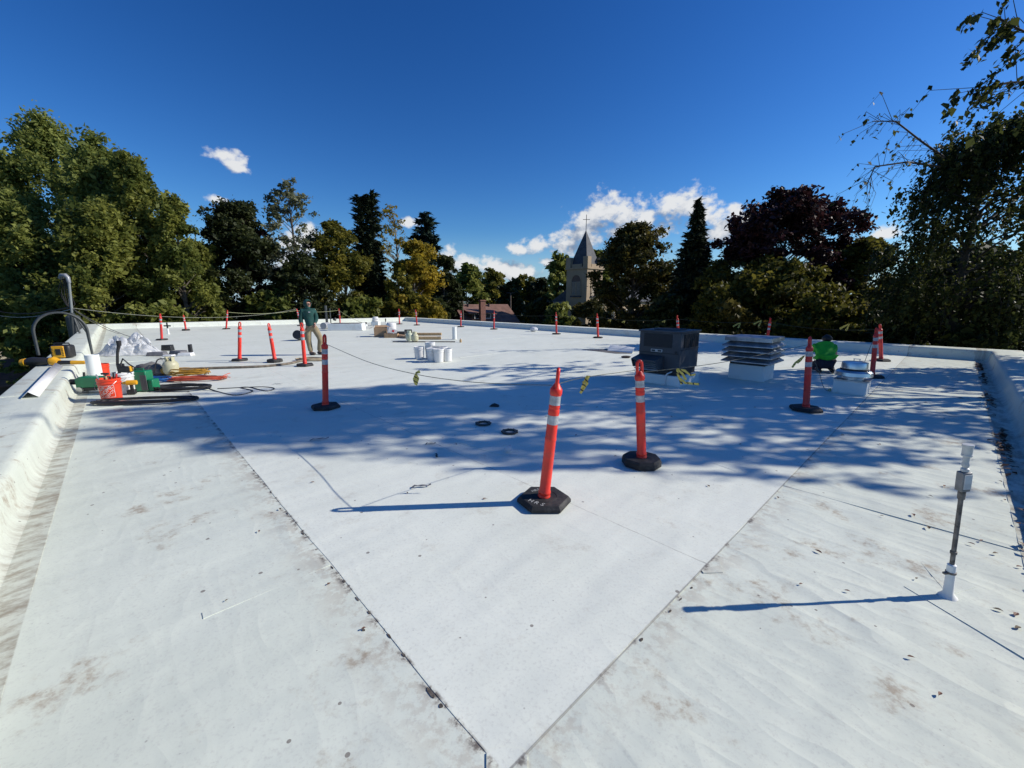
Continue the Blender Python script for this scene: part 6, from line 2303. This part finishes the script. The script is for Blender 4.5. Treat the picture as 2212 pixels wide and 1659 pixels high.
    for a, b in (((-.10, -.045, .055), (.07, -.13, .042)), ((.11, .065, .055), (.27, -.02, .042))):
        a, b = Vector(a), Vector(b)
        MB().tube([a - (b - a) * .25, a, a.lerp(b, .55), b, b + (b - a) * .1], [.035, .055, .05, .042, .02], 10).build('shoe', M_SHOE, root)
    c = Vector((-.06, -.015, 1.635)) + fwd * .092
    g = MB()
    for q in (-1, 1):
        g.ball(c + r * q * .034, (.026, .026, .019), 10, 6)
    g.tube([c + r * .06 - fwd * .01, c + r * .085 - fwd * .09], .006, 6).tube([c - r * .06 - fwd * .01, c - r * .085 - fwd * .09], .006, 6).tube([c - r * .03, c + r * .03], .006, 6)
    g.build('sunglasses', M_TOOLBLK, root)
    MB().box((.015, -.138, 1.375), (.055, .008, .025), M=Matrix.Rotation(R(14), 3, 'Z')).build('chest_mark', M_TRIM, root)


standing_worker()


def kneeling_worker():
    p = G(1787, 806)
    rz = math.atan2(-p.x, p.y) * .55
    root = empty('person', (p.x, p.y + .12, .003), rz)
    tag(root, 'person in a bright green shirt and dark jeans kneeling with their back turned', 'person')
    J = dict(pel=((0, 0, .24), (.15, .12)), waist=((0, .03, .38), (.135, .11)), chest=((0, .13, .54), (.15, .12)), up=((0, .20, .62), (.13, .09)), neck=((.03, .25, .69), .055),
             head=((.055, .30, .765), (.08, .09)), crown=((.06, .32, .82), (.07, .08)),
             rs=((.19, .22, .61), .066), re=((.285, .30, .36), .05), rw=((.16, .50, .20), .034),
             ls=((-.19, .22, .61), .066), le=((-.285, .30, .36), .05), lw=((-.14, .52, .19), .034),
             rh=((.11, .0, .22), .10), rk=((.22, .36, .10), .07), ra=((.15, -.04, .085), .045), rt=((.14, -.18, .06), .035),
             lh=((-.11, .0, .22), .10), lk=((-.22, .36, .10), .07), la=((-.15, -.04, .085), .045), lt=((-.14, -.18, .06), .035))
    E = [('pel', 'waist'), ('waist', 'chest'), ('chest', 'up'), ('up', 'neck'), ('neck', 'head'), ('head', 'crown'), ('up', 'rs'), ('rs', 're'), ('re', 'rw'), ('up', 'ls'), ('ls', 'le'), ('le', 'lw'),
         ('pel', 'rh'), ('rh', 'rk'), ('rk', 'ra'), ('ra', 'rt'), ('pel', 'lh'), ('lh', 'lk'), ('lk', 'la'), ('la', 'lt')]
    ex = head_extra((.055, .30, .77), (0.1, 1, -.3))
    hand(ex, (.16, .50, .20), (.08, .60, .14), (-1, 0, .2), (0, 0, -1), .5)
    hand(ex, (-.14, .52, .19), (-.06, .62, .12), (1, 0, .2), (0, 0, -1), .5)
    skin('body', J, E, 'pel', M_SKIN, root, 2, ex)
    S = {k: (J[k][0], tuple(x + .035 for x in J[k][1]) if isinstance(J[k][1], tuple) else J[k][1] + .03) for k in ('waist', 'chest', 'up', 'rs', 'ls')}
    S['hem'] = ((0, .0, .24), (.215, .19))
    S['waist'] = ((0, .03, .38), (.225, .19))
    S['chest'] = ((0, .12, .51), (.21, .17))
    S['up'] = ((0, .19, .60), (.15, .11))
    S['rc'] = ((.25, .27, .46), .085)
    S['lc'] = ((-.25, .27, .46), .085)
    skin('shirt', S, [('hem', 'waist'), ('waist', 'chest'), ('chest', 'up'), ('up', 'rs'), ('rs', 'rc'), ('up', 'ls'), ('ls', 'lc')], 'chest', M_LIME, root)
    T = {k: (J[k][0], tuple(x + .012 for x in J[k][1]) if isinstance(J[k][1], tuple) else J[k][1] + .014) for k in ('pel', 'rh', 'rk', 'ra', 'lh', 'lk', 'la')}
    skin('jeans', T, [('pel', 'rh'), ('rh', 'rk'), ('rk', 'ra'), ('pel', 'lh'), ('lh', 'lk'), ('lk', 'la')], 'pel', M_JEANS, root)
    for s in (-1, 1):
        MB().tube([(s * .15, -.04, .075), (s * .145, -.14, .06), (s * .14, -.24, .05)], [.055, .052, .035], 10).build('shoe', M_TOOLBLK, root)
    hr = MB()
    hr.ball((.055, .29, .805), (.105, .118, .095), 18, 12)
    rr = random.Random(4)
    hr.v = [(x + .006 * math.sin(40 * z + 30 * y), y, z + .006 * math.sin(50 * x)) for x, y, z in hr.v]
    hr.build('hair', M_HAIR, root)


kneeling_worker()

# ============================================================ FALLEN LEAVES AND LITTER
M_DRY = mat('dry_leaf', (0.17, 0.075, 0.045), 0.7, var=0.4, vscale=40, trans=.15)
M_DRY2 = mat('brown_leaf', (0.13, 0.095, 0.055), 0.75, var=0.4, vscale=40, trans=.15)


def leaf_mesh_small(m, seed):
    rr = random.Random(seed)
    n = 7
    vs = []
    for i in range(n + 1):
        t = i / n
        w_ = .5 * math.sin(math.pi * t ** .8) * .42 + .004
        z = .10 * math.sin(math.pi * t) + .03 * rr.random()
        vs += [(t - .5, -w_, z + w_ * .55), (t - .5, 0, z * .6), (t - .5, w_, z + w_ * (.3 + .4 * rr.random()))]
    mb = MB()
    fs = []
    for i in range(n):
        for q in range(2):
            a = 3 * i + q
            fs.append((a, a + 1, a + 4, a + 3))
    mb.add(vs, fs)
    mb.tube([(.5, 0, .03), (.72, .05, .02)], .012, 4)
    return mb.mesh('fallen_leaf', m, 40)


LM = [leaf_mesh_small(M_DRY, 1), leaf_mesh_small(M_DRY2, 2), leaf_mesh_small(M_DRY, 3)]
spots = [(1767, 1192, .055), (2005, 1140, .06), (1973, 1113, .06), (2195, 1328, .055), (2198, 1357, .05), (2098, 1175, .045), (2120, 1168, .04), (2150, 1196, .05), (1730, 1262, .03),
         (1830, 1277, .035), (1980, 1250, .03), (2040, 1050, .05), (1905, 1115, .03), (2010, 1072, .04), (2170, 1080, .04), (2160, 1040, .045), (2185, 1062, .045), (1968, 1420, .035), (2030, 1500, .035),
         (2155, 1318, .05), (2202, 1225, .045), (1047, 1078, .045), (985, 960, .05), (1530, 1050, .045), (1245, 940, .05), (1180, 1010, .04), (880, 1065, .035), (560, 1148, .035), (490, 1297, .025), (785, 1358, .03), (710, 1262, .03),
         (605, 1100, .04), (675, 1042, .04), (1330, 985, .04), (1600, 960, .05), (1680, 1075, .04), (1900, 960, .05), (1820, 940, .05), (1560, 905, .05), (2040, 905, .06), (2000, 870, .07), (1450, 900, .05), (2075, 860, .07),
         (1930, 860, .06), (1630, 880, .05), (1290, 880, .05), (1180, 900, .05)]
for i, (px, py, s) in enumerate(spots):
    p = G(px, py)
    o = link_mesh('fallen_leaf', LM[i % 3], None, (p.x, p.y, .003), (0, 0, rnd.uniform(0, 6.3)))
    o.scale = (s * .9, s * .9, s * .6)
    tag(o, 'small dry brown leaf lying on the white roof', 'leaf', 'dry leaves scattered on the roof')
# leaf litter drifted against the right parapet
rng = np.random.default_rng(5)
Cl, Tl = [], []
for k in range(900):
    v = 2.0 + 15.5 * rng.uniform() ** .9
    u = -0.66 + abs(rng.normal()) * .055
    dens = .5 + .5 * math.sin(v * 1.9) + (1.2 if abs(v - 7.8) < .5 or abs(v - 16.5) < .9 else 0)
    if rng.uniform() > dens * .55:
        continue
    p = UV(u, v)
    Cl.append((p.x, p.y, .006 + .02 * rng.uniform()))
    Tl.append(rng.uniform())
lit = leaf_object('leaf_litter', np.array(Cl), .035, leaf_mat('dead_leaf_litter', (.06, .035, .02), (.17, .10, .055), .1), None, rng, np.array(Tl), upbias=3.0)
tag(lit, 'dead leaves drifted along the foot of the right parapet', 'leaf litter', kind='stuff')
